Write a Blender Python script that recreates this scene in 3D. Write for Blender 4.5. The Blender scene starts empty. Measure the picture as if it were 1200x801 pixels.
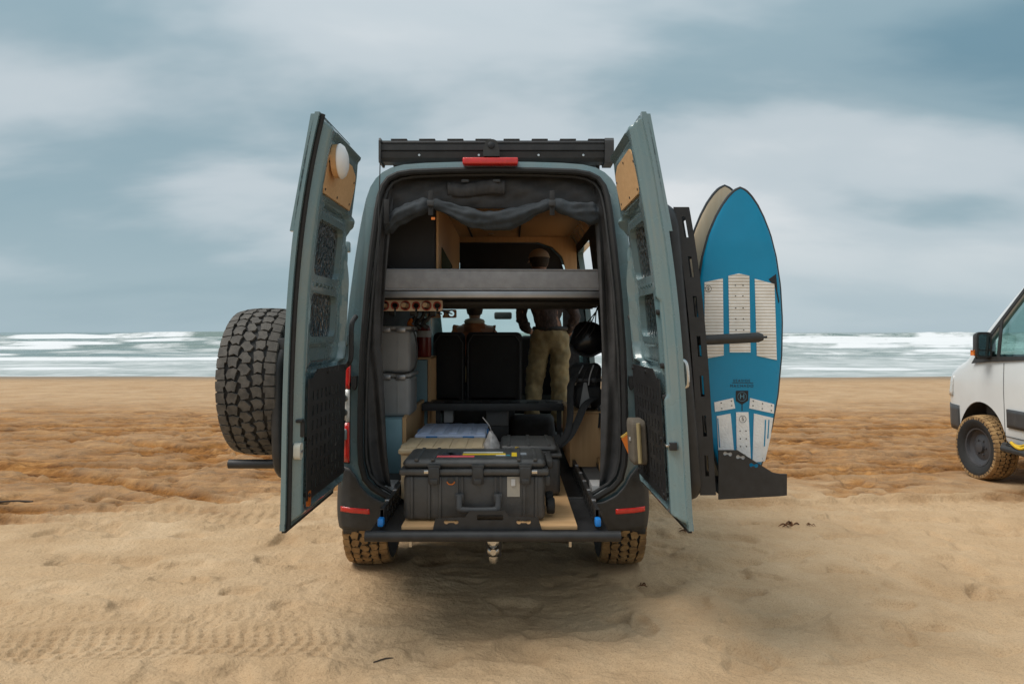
import bpy, bmesh, math, random
import numpy as np
from mathutils import Vector, Matrix

# ------------------------------------------------------------------ camera, sky, sun, exposure
sc = bpy.context.scene
COL = sc.collection
R = math.radians
F = 828.0            # focal length in pixels of the 1200 px wide photograph
HZ = 389.0           # horizon row
CAMZ = 1.70
cam_d = bpy.data.cameras.new('camera')
cam_d.sensor_width = 36.0
cam_d.lens = 36.0 * F / 1200.0
cam_d.shift_y = -(400.5 - HZ) / 1200.0
cam_d.clip_start = 0.05
cam_d.clip_end = 20000
cam = bpy.data.objects.new('camera', cam_d)
cam.location = (0, 0, CAMZ)
cam.rotation_euler = (R(90), 0, 0)
COL.objects.link(cam)
sc.camera = cam

SUN_EL, SUN_AZ = 58.0, 258.0        # compass-like: azimuth measured clockwise from +Y
wd = bpy.data.worlds.new('World')
sc.world = wd
wd.use_nodes = True
nt = wd.node_tree
nt.nodes.clear()
def wn(t, **k):
    n = nt.nodes.new(t)
    for a, b in k.items(): setattr(n, a, b)
    return n
def wl(a, b): nt.links.new(a, b)
sky = wn('ShaderNodeTexSky', sky_type='NISHITA')
sky.sun_disc = False
sky.sun_elevation = R(SUN_EL)
sky.sun_rotation = R(SUN_AZ)
sky.air_density = 1.0
sky.dust_density = 2.0
sky.ozone_density = 2.0
tc = wn('ShaderNodeTexCoord')
sep = wn('ShaderNodeSeparateXYZ'); wl(tc.outputs['Generated'], sep.inputs[0])
def wmath(op, a, b=None, clamp=False):
    n = wn('ShaderNodeMath', operation=op); n.use_clamp = clamp
    for i, s in enumerate((a, b)):
        if s is None: continue
        if isinstance(s, (int, float)): n.inputs[i].default_value = s
        else: wl(s, n.inputs[i])
    return n.outputs[0]
zz = wmath('MAXIMUM', sep.outputs[2], 0.0)
den = wmath('ADD', zz, 0.30)
cx = wmath('DIVIDE', sep.outputs[0], den)
cy = wmath('DIVIDE', sep.outputs[1], den)
cmb = wn('ShaderNodeCombineXYZ'); wl(cx, cmb.inputs[0]); wl(cy, cmb.inputs[1])
def wnoise(scale, detail, rough, loc, sxyz=(1, 1, 1), dist=0.0):
    m = wn('ShaderNodeMapping'); wl(cmb.outputs[0], m.inputs[0])
    m.inputs['Location'].default_value = loc; m.inputs['Scale'].default_value = sxyz
    n = wn('ShaderNodeTexNoise'); wl(m.outputs[0], n.inputs['Vector'])
    n.inputs['Scale'].default_value = scale; n.inputs['Detail'].default_value = detail
    n.inputs['Roughness'].default_value = rough; n.inputs['Distortion'].default_value = dist
    return n.outputs['Fac']
def wramp(fac, stops):
    r = wn('ShaderNodeValToRGB'); wl(fac, r.inputs[0])
    r.color_ramp.interpolation = 'EASE'
    e = r.color_ramp.elements
    while len(e) < len(stops): e.new(0.5)
    for el, (p, c) in zip(e, stops): el.position = p; el.color = (*c, 1)
    return r.outputs[0]
big = wnoise(0.62, 2, 0.45, (-2.4, 6.1, 0), (0.75, 1.0, 1), 0.2)
mid = wnoise(1.25, 5, 0.5, (4.8, 6.6, 0), (0.9, 1.5, 1), 0.15)
g_ = Vector((0.10, 0.93, 0.34)).normalized()
vd = wn('ShaderNodeVectorMath', operation='DOT_PRODUCT'); wl(tc.outputs['Generated'], vd.inputs[0]); vd.inputs[1].default_value = g_
glow = wn('ShaderNodeMapRange', interpolation_type='SMOOTHSTEP'); wl(vd.outputs['Value'], glow.inputs[0]); glow.inputs['From Min'].default_value = 0.80; glow.inputs['From Max'].default_value = 1.0; glow.inputs['To Max'].default_value = 0.085
tot = wmath('ADD', glow.outputs[0], wmath('ADD', wmath('MULTIPLY', big, 0.68), wmath('MULTIPLY', mid, 0.32)))
cloud = wramp(tot, [(0.38, (0.72, 1.22, 1.50)), (0.46, (1.22, 1.70, 1.94)), (0.54, (2.25, 2.54, 2.72)), (0.63, (3.1, 3.22, 3.3))])
cover = wramp(tot, [(0.33, (0.92,) * 3), (0.55, (0.98,) * 3)])
tint = wn('ShaderNodeMixRGB', blend_type='MULTIPLY'); tint.inputs[0].default_value = 1
wl(sky.outputs[0], tint.inputs[1]); tint.inputs[2].default_value = (0.6, 0.75, 0.7, 1)
mix = wn('ShaderNodeMixRGB'); wl(cover, mix.inputs[0]); wl(tint.outputs[0], mix.inputs[1]); wl(cloud, mix.inputs[2])
hf = wn('ShaderNodeMapRange', interpolation_type='SMOOTHSTEP'); wl(zz, hf.inputs[0]); hf.inputs['From Max'].default_value = 0.20; hf.inputs['To Min'].default_value = 0.75; hf.inputs['To Max'].default_value = 0.0
hmix = wn('ShaderNodeMixRGB'); wl(hf.outputs[0], hmix.inputs[0]); wl(mix.outputs[0], hmix.inputs[1]); hmix.inputs[2].default_value = (1.70, 2.16, 2.38, 1); mix = hmix   # pale sea air low over the horizon
bg = wn('ShaderNodeBackground'); bg.inputs[1].default_value = 0.113
zr = wn('ShaderNodeMapRange'); wl(zz, zr.inputs[0]); zr.inputs['From Min'].default_value = 0.3; zr.inputs['To Min'].default_value = 1.0; zr.inputs['To Max'].default_value = 1.45
ov = wn('ShaderNodeVectorMath', operation='SCALE'); wl(mix.outputs[0], ov.inputs[0]); wl(zr.outputs[0], ov.inputs['Scale'])   # an overcast sky brightens towards the zenith
wl(ov.outputs[0], bg.inputs[0])
wo = wn('ShaderNodeOutputWorld'); wl(bg.outputs[0], wo.inputs[0])

sl = bpy.data.lights.new('sun', 'SUN')
sl.energy = 1.15
sl.angle = R(32)
sl.color = (1.0, 0.95, 0.87)
so = bpy.data.objects.new('sun', sl)
sd = Vector((math.sin(R(SUN_AZ)) * math.cos(R(SUN_EL)), math.cos(R(SUN_AZ)) * math.cos(R(SUN_EL)), math.sin(R(SUN_EL))))
so.rotation_euler = (-sd).to_track_quat('-Z', 'Y').to_euler()
so.location = (0, 0, 30)
COL.objects.link(so)
vs = sc.view_settings
vs.view_transform = 'Standard'
vs.look = 'None'
vs.exposure = 1.08
vs.gamma = 1.0
vs.use_curve_mapping = False
sc.cycles.use_denoising = True
sc.cycles.max_bounces = 8
sc.cycles.transparent_max_bounces = 12

random.seed(7)
rng = np.random.default_rng(7)

# ------------------------------------------------------------------ materials
MATS = {}
def mat(name, col, rough=0.6, metal=0.0, var=0.12, scale=6.0, bump=0.0, bscale=60.0, coat=0.0,
        col2=None, stretch=(1, 1, 1), spec=0.5, thresh=(0.35, 0.65), emit=0.0):
    if name in MATS: return MATS[name]
    m = bpy.data.materials.new(name); m.use_nodes = True
    t = m.node_tree; b = t.nodes['Principled BSDF']
    b.inputs['Metallic'].default_value = metal
    b.inputs['Specular IOR Level'].default_value = spec
    b.inputs['Coat Weight'].default_value = coat
    b.inputs['Coat Roughness'].default_value = 0.08
    c = t.nodes.new('ShaderNodeTexCoord')
    mp = t.nodes.new('ShaderNodeMapping'); mp.inputs['Scale'].default_value = stretch
    t.links.new(c.outputs['Object'], mp.inputs[0])
    n = t.nodes.new('ShaderNodeTexNoise'); n.inputs['Scale'].default_value = scale
    n.inputs['Detail'].default_value = 6; n.inputs['Roughness'].default_value = 0.6
    t.links.new(mp.outputs[0], n.inputs['Vector'])
    r = t.nodes.new('ShaderNodeValToRGB')
    r.color_ramp.elements[0].position = thresh[0]; r.color_ramp.elements[1].position = thresh[1]
    if col2 is None: col2 = tuple(x * (1 - var) for x in col); c1 = tuple(min(1, x * (1 + var)) for x in col)
    else: c1 = col
    r.color_ramp.elements[0].color = (*col2, 1); r.color_ramp.elements[1].color = (*c1, 1)
    t.links.new(n.outputs['Fac'], r.inputs[0]); t.links.new(r.outputs[0], b.inputs['Base Color'])
    rr = t.nodes.new('ShaderNodeMapRange')
    rr.inputs['To Min'].default_value = max(0.02, rough * 0.8); rr.inputs['To Max'].default_value = min(1, rough * 1.2)
    t.links.new(n.outputs['Fac'], rr.inputs[0]); t.links.new(rr.outputs[0], b.inputs['Roughness'])
    if bump > 0:
        n2 = t.nodes.new('ShaderNodeTexNoise'); n2.inputs['Scale'].default_value = bscale
        n2.inputs['Detail'].default_value = 4
        t.links.new(mp.outputs[0], n2.inputs['Vector'])
        bp = t.nodes.new('ShaderNodeBump'); bp.inputs['Strength'].default_value = bump
        bp.inputs['Distance'].default_value = 0.01
        t.links.new(n2.outputs['Fac'], bp.inputs['Height']); t.links.new(bp.outputs[0], b.inputs['Normal'])
    if emit: 
        b.inputs['Emission Color'].default_value = (*col, 1); b.inputs['Emission Strength'].default_value = emit
    MATS[name] = m
    return m
def glass(name, tint, gloss=0.12, drops=False):
    m = bpy.data.materials.new(name); m.use_nodes = True
    t = m.node_tree; t.nodes.clear()
    o = t.nodes.new('ShaderNodeOutputMaterial'); tr = t.nodes.new('ShaderNodeBsdfTransparent')
    tr.inputs[0].default_value = (*tint, 1)
    g = t.nodes.new('ShaderNodeBsdfGlossy'); g.inputs['Roughness'].default_value = 0.03
    mx = t.nodes.new('ShaderNodeMixShader'); lw = t.nodes.new('ShaderNodeLayerWeight'); lw.inputs[0].default_value = 0.5
    fr = t.nodes.new('ShaderNodeMath'); fr.operation = 'POWER'; fr.inputs[1].default_value = 4.0; t.links.new(lw.outputs['Facing'], fr.inputs[0])
    ad = t.nodes.new('ShaderNodeMath'); ad.operation = 'ADD'; ad.inputs[1].default_value = gloss + 0.04; ad.use_clamp = True
    t.links.new(fr.outputs[0], ad.inputs[0]); t.links.new(ad.outputs[0], mx.inputs[0])
    t.links.new(tr.outputs[0], mx.inputs[1]); t.links.new(g.outputs[0], mx.inputs[2])
    last = mx
    if drops:
        c = t.nodes.new('ShaderNodeTexCoord'); v = t.nodes.new('ShaderNodeTexVoronoi'); v.inputs['Scale'].default_value = 38
        mp = t.nodes.new('ShaderNodeMapping'); mp.inputs['Scale'].default_value = (1, 1, 0.6)
        t.links.new(c.outputs['Object'], mp.inputs[0]); t.links.new(mp.outputs[0], v.inputs['Vector'])
        b = t.nodes.new('ShaderNodeBump'); b.inputs['Strength'].default_value = 1.0; b.inputs['Distance'].default_value = 0.012
        t.links.new(v.outputs['Distance'], b.inputs['Height']); t.links.new(b.outputs[0], g.inputs['Normal'])
        d = t.nodes.new('ShaderNodeBsdfDiffuse'); d.inputs[0].default_value = (0.22, 0.26, 0.28, 1)
        rp = t.nodes.new('ShaderNodeValToRGB'); rp.color_ramp.elements[0].position = 0.10; rp.color_ramp.elements[1].position = 0.22
        rp.color_ramp.elements[0].color = (0.4,) * 3 + (1,); rp.color_ramp.elements[1].color = (0, 0, 0, 1)
        t.links.new(v.outputs['Distance'], rp.inputs[0])
        m2 = t.nodes.new('ShaderNodeMixShader'); t.links.new(rp.outputs[0], m2.inputs[0])
        t.links.new(mx.outputs[0], m2.inputs[1]); t.links.new(d.outputs[0], m2.inputs[2]); last = m2
    t.links.new(last.outputs[0], o.inputs[0])
    MATS[name] = m
    return m
def wood(name, c1, c2, stretch=(1.2, 14, 14), rough=0.55):
    return mat(name, c1, rough, col2=c2, scale=3.0, stretch=stretch, bump=0.08, bscale=20, thresh=(0.3, 0.7))

TEAL = mat('teal_paint', (0.132, 0.220, 0.243), 0.27, col2=(0.165, 0.228, 0.238), scale=5, coat=0.9)
WHITE = mat('white_paint', (0.70, 0.73, 0.74), 0.32, var=0.04, scale=2, coat=0.5)
BPLA = mat('black_plastic', (0.028, 0.028, 0.028), 0.55, var=0.25, scale=20, bump=0.15, bscale=300)
GPLA = mat('grey_plastic', (0.045, 0.046, 0.048), 0.5, var=0.2, scale=9, bump=0.1, bscale=300)
BMET = mat('black_powder_coat', (0.020, 0.020, 0.021), 0.48, var=0.3, scale=14, bump=0.1, bscale=400)
RUB = mat('black_rubber', (0.016, 0.016, 0.016), 0.75, var=0.3, scale=20)
TREADM = mat('tread_rubber', (0.082, 0.074, 0.065), 0.8, var=0.35, scale=22, bump=0.3, bscale=200)
SANDY = mat('sandy_rubber', (0.43, 0.265, 0.115), 0.9, col2=(0.20, 0.115, 0.047), scale=10, bump=0.4, bscale=150)
PLY = wood('plywood', (0.66, 0.41, 0.205), (0.55, 0.32, 0.145))
PLYV = wood('plywood_upright', (0.72, 0.44, 0.215), (0.62, 0.36, 0.165), (14, 14, 1.2))
CHROME = mat('steel', (0.55, 0.55, 0.54), 0.25, metal=1.0, var=0.1)
ALU = mat('aluminium', (0.38, 0.38, 0.39), 0.42, metal=0.8, var=0.1)
FAB = mat('black_fabric', (0.030, 0.030, 0.031), 0.9, var=0.3, scale=12, bump=0.35, bscale=25)
CURT = mat('curtain_fabric', (0.052, 0.050, 0.050), 0.72, var=0.25, scale=9, bump=0.5, bscale=14)
ROLLM = mat('rolled_net_fabric', (0.036, 0.043, 0.050), 0.9, var=0.25, scale=9, bump=0.5, bscale=16)
MATT = mat('mattress_fabric', (0.34, 0.34, 0.355), 0.9, var=0.1, scale=14, bump=0.25, bscale=30)
HEAD = mat('dark_headliner', (0.030, 0.030, 0.032), 0.85, var=0.2)
RED = mat('red_lens', (0.62, 0.02, 0.015), 0.15, var=0.12, coat=0.6, scale=30, bump=0.2, bscale=120)
CLEAR = mat('clear_lens', (0.62, 0.62, 0.60), 0.15, var=0.2, coat=0.6, scale=60, bump=0.4, bscale=90)
SEAT = mat('seat_fabric', (0.019, 0.019, 0.020), 0.8, var=0.3, bump=0.2, bscale=60)
TCAB = mat('teal_cabinet', (0.22, 0.37, 0.42), 0.5, var=0.06)
LGREY = mat('light_grey', (0.5, 0.5, 0.5), 0.6, var=0.1)
BOXG = mat('storage_grey', (0.33, 0.32, 0.31), 0.5, var=0.08, scale=5)
BLUEH = mat('blue_handle', (0.01, 0.2, 0.62), 0.4)
ORANGE = mat('orange_plastic', (0.75, 0.2, 0.025), 0.5)
YEL = mat('yellow_sticker', (0.80, 0.56, 0.02), 0.5)
PINK = mat('pink_sticker', (0.80, 0.12, 0.14), 0.5)
WST = mat('white_sticker', (0.66, 0.66, 0.62), 0.5)
INK = mat('black_ink', (0.012, 0.014, 0.018), 0.6)
GSHIELD = glass('windscreen_glass', (0.80, 0.93, 0.91), 0.0)
GSIDE = glass('side_glass', (0.62, 0.75, 0.72), 0.06)
GWET = glass('wet_dark_glass', (0.16, 0.17, 0.18), 0.10, drops=True)
GMIR = mat('mirror_glass', (0.32, 0.42, 0.42), 0.05, metal=1.0, var=0.02)

# ------------------------------------------------------------------ mesh helpers
class MB:
    def __init__(s): s.v = []; s.f = []
    def add(s, vs_, fs):
        o = len(s.v); s.v.extend([tuple(p) for p in vs_]); s.f.extend([tuple(i + o for i in q) for q in fs]); return s
    def box(s, x0, x1, y0, y1, z0, z1, bev=0.0, seg=2, M=None):
        if bev <= 0:
            p = [(x, y, z) for x in (x0, x1) for y in (y0, y1) for z in (z0, z1)]
            q = [(0, 1, 3, 2), (4, 6, 7, 5), (0, 4, 5, 1), (2, 3, 7, 6), (0, 2, 6, 4), (1, 5, 7, 3)]
        else:
            b = bmesh.new(); bmesh.ops.create_cube(b, size=1)
            for w in b.verts:
                w.co = ((x0 + x1) / 2 + w.co.x * (x1 - x0), (y0 + y1) / 2 + w.co.y * (y1 - y0), (z0 + z1) / 2 + w.co.z * (z1 - z0))
            bmesh.ops.bevel(b, geom=list(b.edges), offset=bev, segments=seg, profile=0.5, affect='EDGES')
            b.verts.index_update()
            p = [tuple(w.co) for w in b.verts]; q = [tuple(w.index for w in f.verts) for f in b.faces]; b.free()
        if M is not None: p = [tuple(M @ Vector(a)) for a in p]
        return s.add(p, q)
    def tube(s, path, r, n=10, closed=False, caps=True, flat=1.0):
        P = [Vector(p) for p in path]; m = len(P)
        rs = r if isinstance(r, (list, tuple)) else [r] * m
        T = []
        for i in range(m):
            a = P[(i - 1) % m] if (closed or i > 0) else P[i]; b = P[(i + 1) % m] if (closed or i < m - 1) else P[i]
            T.append((b - a).normalized())
        up = Vector((0, 0, 1)) if abs(T[0].z) < 0.9 else Vector((1, 0, 0))
        N = (up - T[0] * up.dot(T[0])).normalized()
        V = []
        for i in range(m):
            N = (N - T[i] * N.dot(T[i])).normalized(); B = T[i].cross(N)
            for k in range(n):
                a = 2 * math.pi * k / n
                V.append(P[i] + (N * math.cos(a) * flat + B * math.sin(a)) * rs[i])
        fs = []
        for i in range(m if closed else m - 1):
            j = (i + 1) % m
            for k in range(n):
                l = (k + 1) % n
                fs.append((i * n + k, i * n + l, j * n + l, j * n + k))
        if caps and not closed:
            fs.append(tuple(range(n - 1, -1, -1))); fs.append(tuple((m - 1) * n + k for k in range(n)))
        return s.add(V, fs)
    def lathe(s, prof, n, M, closed=False):
        V = []; m = len(prof)
        for (r, h) in prof:
            for k in range(n):
                a = 2 * math.pi * k / n
                V.append(M @ Vector((h, r * math.cos(a), r * math.sin(a))))
        fs = []
        for i in range(m if closed else m - 1):
            j = (i + 1) % m
            for k in range(n):
                l = (k + 1) % n
                fs.append((i * n + k, j * n + k, j * n + l, i * n + l))
        if not closed:
            if prof[0][0] > 1e-5: fs.append(tuple(range(n)))
            if prof[-1][0] > 1e-5: fs.append(tuple((m - 1) * n + k for k in range(n - 1, -1, -1)))
        return s.add(V, fs)
    def prism(s, poly, t0, t1, fn):          # fn(a, b, t) -> xyz
        n = len(poly)
        V = [fn(a, b, t0) for a, b in poly] + [fn(a, b, t1) for a, b in poly]
        fs = [tuple(range(n - 1, -1, -1)), tuple(range(n, 2 * n))]
        fs += [(i, (i + 1) % n, n + (i + 1) % n, n + i) for i in range(n)]
        return s.add(V, fs)
    def grid(s, fn, nu, nv, cu=False, cv=False):
        V = [fn(i / (nu if cu else nu - 1), j / (nv if cv else nv - 1)) for i in range(nu) for j in range(nv)]
        fs = []
        for i in range(nu if cu else nu - 1):
            for j in range(nv if cv else nv - 1):
                a = i * nv + j; b = i * nv + (j + 1) % nv; c = ((i + 1) % nu) * nv + (j + 1) % nv; d = ((i + 1) % nu) * nv + j
                fs.append((a, b, c, d))
        return s.add(V, fs)
    def perf(s, xs, zs, solid, t0, t1, fn):  # plate on a tensor grid with holes
        nx, nz = len(xs), len(zs)
        V = [fn(x, z, t) for t in (t0, t1) for x in xs for z in zs]
        id_ = lambda t, i, j: t * nx * nz + i * nz + j
        S = lambda i, j: 0 <= i < nx - 1 and 0 <= j < nz - 1 and solid(i, j)
        fs = []
        for i in range(nx - 1):
            for j in range(nz - 1):
                if not S(i, j): continue
                fs.append((id_(0, i, j), id_(0, i, j + 1), id_(0, i + 1, j + 1), id_(0, i + 1, j)))
                fs.append((id_(1, i, j), id_(1, i + 1, j), id_(1, i + 1, j + 1), id_(1, i, j + 1)))
                if not S(i - 1, j): fs.append((id_(0, i, j), id_(1, i, j), id_(1, i, j + 1), id_(0, i, j + 1)))
                if not S(i + 1, j): fs.append((id_(0, i + 1, j), id_(0, i + 1, j + 1), id_(1, i + 1, j + 1), id_(1, i + 1, j)))
                if not S(i, j - 1): fs.append((id_(0, i, j), id_(0, i + 1, j), id_(1, i + 1, j), id_(1, i, j)))
                if not S(i, j + 1): fs.append((id_(0, i, j + 1), id_(1, i, j + 1), id_(1, i + 1, j + 1), id_(0, i + 1, j + 1)))
        return s.add(V, fs)
    def xf(s, fn): s.v = [tuple(fn(Vector(p))) for p in s.v]; return s
    def mesh(s, name, m=None, angle=35, fix=True):
        me = bpy.data.meshes.new(name); me.from_pydata(s.v, [], s.f)
        if fix:
            b = bmesh.new(); b.from_mesh(me)
            bmesh.ops.remove_doubles(b, verts=b.verts, dist=1e-6)
            bmesh.ops.recalc_face_normals(b, faces=b.faces); b.to_mesh(me); b.free()
        finish(me, angle)
        if m: me.materials.append(m)
        return me
    def build(s, name, m, parent=None, angle=35, fix=True):
        return link(name, s.mesh(name, m, angle, fix), parent)
def finish(me, angle):
    if angle is None: me.shade_flat()
    else:
        me.shade_smooth(); me.set_sharp_from_angle(angle=R(angle))
def link(name, data, parent=None):
    o = bpy.data.objects.new(name, data); COL.objects.link(o)
    if parent: o.parent = parent
    return o
def thing(name, label, cat, loc=(0, 0, 0), rz=0.0, group=None):
    o = link(name, None); o.location = loc; o.rotation_euler = (0, 0, rz); o.empty_display_size = 0.1
    return tag(o, label, cat, group)
def tag(o, label, cat, group=None):
    o['label'] = label; o['category'] = cat
    if group: o['group'] = group
    return o
def struct(o, label=None):
    o['kind'] = 'structure'
    if label: o['label'] = label; 
    return o
def evalmesh(o):
    dg = bpy.context.evaluated_depsgraph_get()
    return bpy.data.meshes.new_from_object(o.evaluated_get(dg), depsgraph=dg)
def cut(o, cutters, angle=35):
    objs = []
    for c in cutters:
        co = link('cutter', c.mesh('cutter'), o.parent); objs.append(co)
        m = o.modifiers.new('b', 'BOOLEAN'); m.operation = 'DIFFERENCE'; m.solver = 'EXACT'; m.object = co
    bpy.context.view_layer.update()
    me = evalmesh(o); old = o.data
    o.modifiers.clear(); o.data = me; me.name = old.name
    for c in objs:
        d = c.data; bpy.data.objects.remove(c); bpy.data.meshes.remove(d)
    finish(me, angle)
    return o
def solid(o, th):
    m = o.modifiers.new('s', 'SOLIDIFY'); m.thickness = th; m.offset = 0; return o
def bulge(o, amt, freq, seed=0, angle=None):
    from mathutils import noise as mn
    me = o.data
    for v in me.vertices:
        v.co += v.normal * (mn.noise(v.co * freq + Vector((seed, seed * 2.1, 0))) * amt)
    return o
def rrect(x0, x1, z0, z1, r, n=5):
    pts = []
    for cx_, cz_, a0 in ((x1 - r, z1 - r, 0), (x0 + r, z1 - r, 90), (x0 + r, z0 + r, 180), (x1 - r, z0 + r, 270)):
        for k in range(n + 1):
            a = R(a0 + 90 * k / n); pts.append((cx_ + r * math.cos(a), cz_ + r * math.sin(a)))
    return pts
def circle(cx_, cz_, r, n=20): return [(cx_ + r * math.cos(2 * math.pi * k / n), cz_ + r * math.sin(2 * math.pi * k / n)) for k in range(n)]
def axis_m(center, direction):             # matrix that takes local +X to the direction
    d = Vector(direction).normalized()
    return Matrix.Translation(Vector(center)) @ d.to_track_quat('X', 'Z').to_matrix().to_4x4()
def bez(pts, n=8):                          # Catmull-Rom through points
    P = [Vector(p) for p in pts]; P = [2 * P[0] - P[1]] + P + [2 * P[-1] - P[-2]]; out = []
    for i in range(1, len(P) - 2):
        for k in range(n):
            t = k / n; a, b, c, d = P[i - 1:i + 3]
            out.append(0.5 * ((2 * b) + (c - a) * t + (2 * a - 5 * b + 4 * c - d) * t * t + (3 * b - a - 3 * c + d) * t ** 3))
    out.append(P[-2]); return out
def sstep(a, b, x):
    t = np.clip((np.asarray(x, float) - a) / (b - a), 0, 1); return t * t * (3 - 2 * t)
def vnoise(x, y, seed=0):
    xi = np.floor(x).astype(np.int64); yi = np.floor(y).astype(np.int64); fx = x - xi; fy = y - yi
    def h(a, b):
        n = (a * 374761393 + b * 668265263 + seed * 1274126177) & 0xffffffff
        n = ((n ^ (n >> 13)) * 1274126177) & 0xffffffff
        return ((n ^ (n >> 16)) & 0xffff) / 65535.0
    u = fx * fx * fx * (fx * (fx * 6 - 15) + 10); v = fy * fy * fy * (fy * (fy * 6 - 15) + 10)
    return (h(xi, yi) * (1 - u) + h(xi + 1, yi) * u) * (1 - v) + (h(xi, yi + 1) * (1 - u) + h(xi + 1, yi + 1) * u) * v
def fbm(x, y, o=4, seed=0, g=0.5):
    s = 0; a = 1; t = 0
    for k in range(o):
        s = s + a * vnoise(x * 2 ** k + 17.3 * k, y * 2 ** k - 9.1 * k, seed + k); t += a; a *= g
    return s / t - 0.5
def tensor_mesh(name, xs, ys, Z, attrs):
    nx, ny = len(xs), len(ys)
    X, Y = np.meshgrid(xs, ys, indexing='ij')
    co = np.stack([X, Y, Z], -1).reshape(-1, 3)
    idx = np.arange(nx * ny).reshape(nx, ny)
    q = np.stack([idx[:-1, :-1], idx[1:, :-1], idx[1:, 1:], idx[:-1, 1:]], -1).reshape(-1, 4)
    me = bpy.data.meshes.new(name)
    me.vertices.add(len(co)); me.vertices.foreach_set('co', co.ravel().astype(np.float32))
    me.loops.add(q.size); me.loops.foreach_set('vertex_index', q.ravel().astype(np.int32))
    me.polygons.add(len(q)); me.polygons.foreach_set('loop_start', (np.arange(len(q)) * 4).astype(np.int32))
    me.polygons.foreach_set('loop_total', np.full(len(q), 4, np.int32))
    me.update(calc_edges=True)
    for k, a in attrs.items():
        at = me.attributes.new(k, 'FLOAT', 'POINT'); at.data.foreach_set('value', a.ravel().astype(np.float32))
    me.shade_smooth()
    return me
def graded(a, b, steps):                    # steps: function of position -> step
    out = [a]
    while out[-1] < b: out.append(out[-1] + steps(out[-1]))
    return np.array(out)

# ------------------------------------------------------------------ the beach
VX, VY = -0.122, 4.5                         # the camper van's rear centre
xp = graded(0, 500, lambda x: 0.014 if x < 2.6 else min(0.014 * (1.018 ** ((x - 2.6) / 0.05)), 30) if x < 9 else 0.14 + (x - 9) * 0.12)
xs = np.concatenate([-xp[:0:-1], xp])
ys = np.concatenate([[-120, -60, -30, -15, -8, -4, -2, 0, 1, 2, 2.6], graded(2.9, 62, lambda y: 0.0105 * (y / 3.4) ** 1.35 if y < 20 else 0.2 + (y - 20) * 0.03)])
GX, GY = np.meshgrid(xs, ys, indexing='ij')
def slope(y): return -0.02 * np.maximum(y - 10, 0) - 0.0
near = sstep(40, 12, GY) * sstep(26, 12, np.abs(GX))
H = 0.055 * fbm(GX / 2.4, GY / 1.5, 3, 3) + 0.050 * fbm(GX / 0.42, GY / 0.24, 4, 8, .58) * near
wx = GX + 0.12 * fbm(GX / 0.5, GY / 0.5, 2, 31); wy = GY + 0.12 * fbm(GX / 0.5, GY / 0.5, 2, 37)
pits = fbm(wx / 0.30, wy / 0.22, 2, 21)
H -= 0.045 * sstep(0.05, 0.26, pits) * near                        # old, wind-softened footprints
H += 0.015 * fbm(GX / 0.09, GY / 0.06, 2, 13) * near
edge = 7.2 + 0.10 * GX + 1.1 * fbm(GX / 2.2, GY / 1.2, 4, 41) + 1.5 * fbm(GX / 0.6, GY / 0.3, 4, 44)
damp = sstep(-0.5, 0.6, GY - edge)
churn = damp * sstep(19, 12, GY)
def track(x0, y0, x1, y1, w, depth, pitch=0.085, fade=0.5, bend=0.0, lugd=0.012):
    """one tyre track: distance to a gently bent line, pressed in with lug marks"""
    global H
    L_ = math.hypot(x1 - x0, y1 - y0); dx, dy = (x1 - x0) / L_, (y1 - y0) / L_
    s = (GX - x0) * dx + (GY - y0) * dy; c = -(GX - x0) * dy + (GY - y0) * dx
    c = c - bend * np.sin(np.clip(s / L_, 0, 1) * math.pi) + 0.05 * fbm(s / 1.3, s * 0 + y0, 2, 55)
    on = sstep(-fade, 0.0, s) * sstep(L_ + fade, L_, s)
    prof = sstep(w * 0.62, w * 0.42, np.abs(c))
    rim = np.exp(-((np.abs(c) - w * 0.66) / 0.045) ** 2)
    lug = (np.sin(2 * math.pi * (s + 0.35 * np.abs(c)) / pitch) > 0) * (np.abs((np.abs(c) / w * 5) % 1 - 0.5) < 0.34)
    H = H * (1 - 0.7 * prof * on) + on * (-depth * prof + depth * 0.45 * rim - lugd * prof * lug)
track(-6.5, 3.58, -1.15, 3.92, 0.32, 0.012, pitch=.075, lugd=.016)
track(-6.5, 4.02, -1.5, 4.28, 0.24, 0.008, pitch=.075, lugd=.008)
track(-9, 5.75, -1.9, 5.55, 0.26, 0.012, fade=1.0, lugd=.002)
track(-9, 4.85, -0.6, 5.05, 0.24, 0.006, fade=1.5, lugd=.002)
track(0.9, 6.9, 9, 6.2, 0.26, 0.008, fade=1.5, lugd=.002)
track(1.5, 3.2, 9, 6.0, 0.26, 0.006, fade=1.5, lugd=.001)
rs_ = np.random.default_rng(3)
for k in range(17):
    y0 = 7.8 + 0.5 * k + rs_.uniform(-0.2, 0.2); xa = rs_.uniform(-26, 4) if k % 2 else -26
    track(xa, y0 + rs_.uniform(-2.2, 2.2), 26 if k % 3 else rs_.uniform(0, 14), y0 + rs_.uniform(-2.0, 2.0), 0.28, 0.03 * (1 if k % 3 else 1.6), 0.12, 1, rs_.uniform(-1.2, 1.2))
track(-13, 9.6, -3.2, 7.3, 0.34, 0.06, 0.12, 1, 0.9); track(-13, 11.4, -3.0, 9.4, 0.34, 0.06, 0.12, 1, 1.1)
H += churn * (0.075 * fbm(GX / 0.7, GY / 0.5, 4, 61) + 0.026 * fbm(GX / 0.12, GY / 0.10, 3, 66) + 0.030 * sstep(0.20, 0.36, fbm(GX / 0.16, GY / 0.13, 3, 69)))
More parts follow.
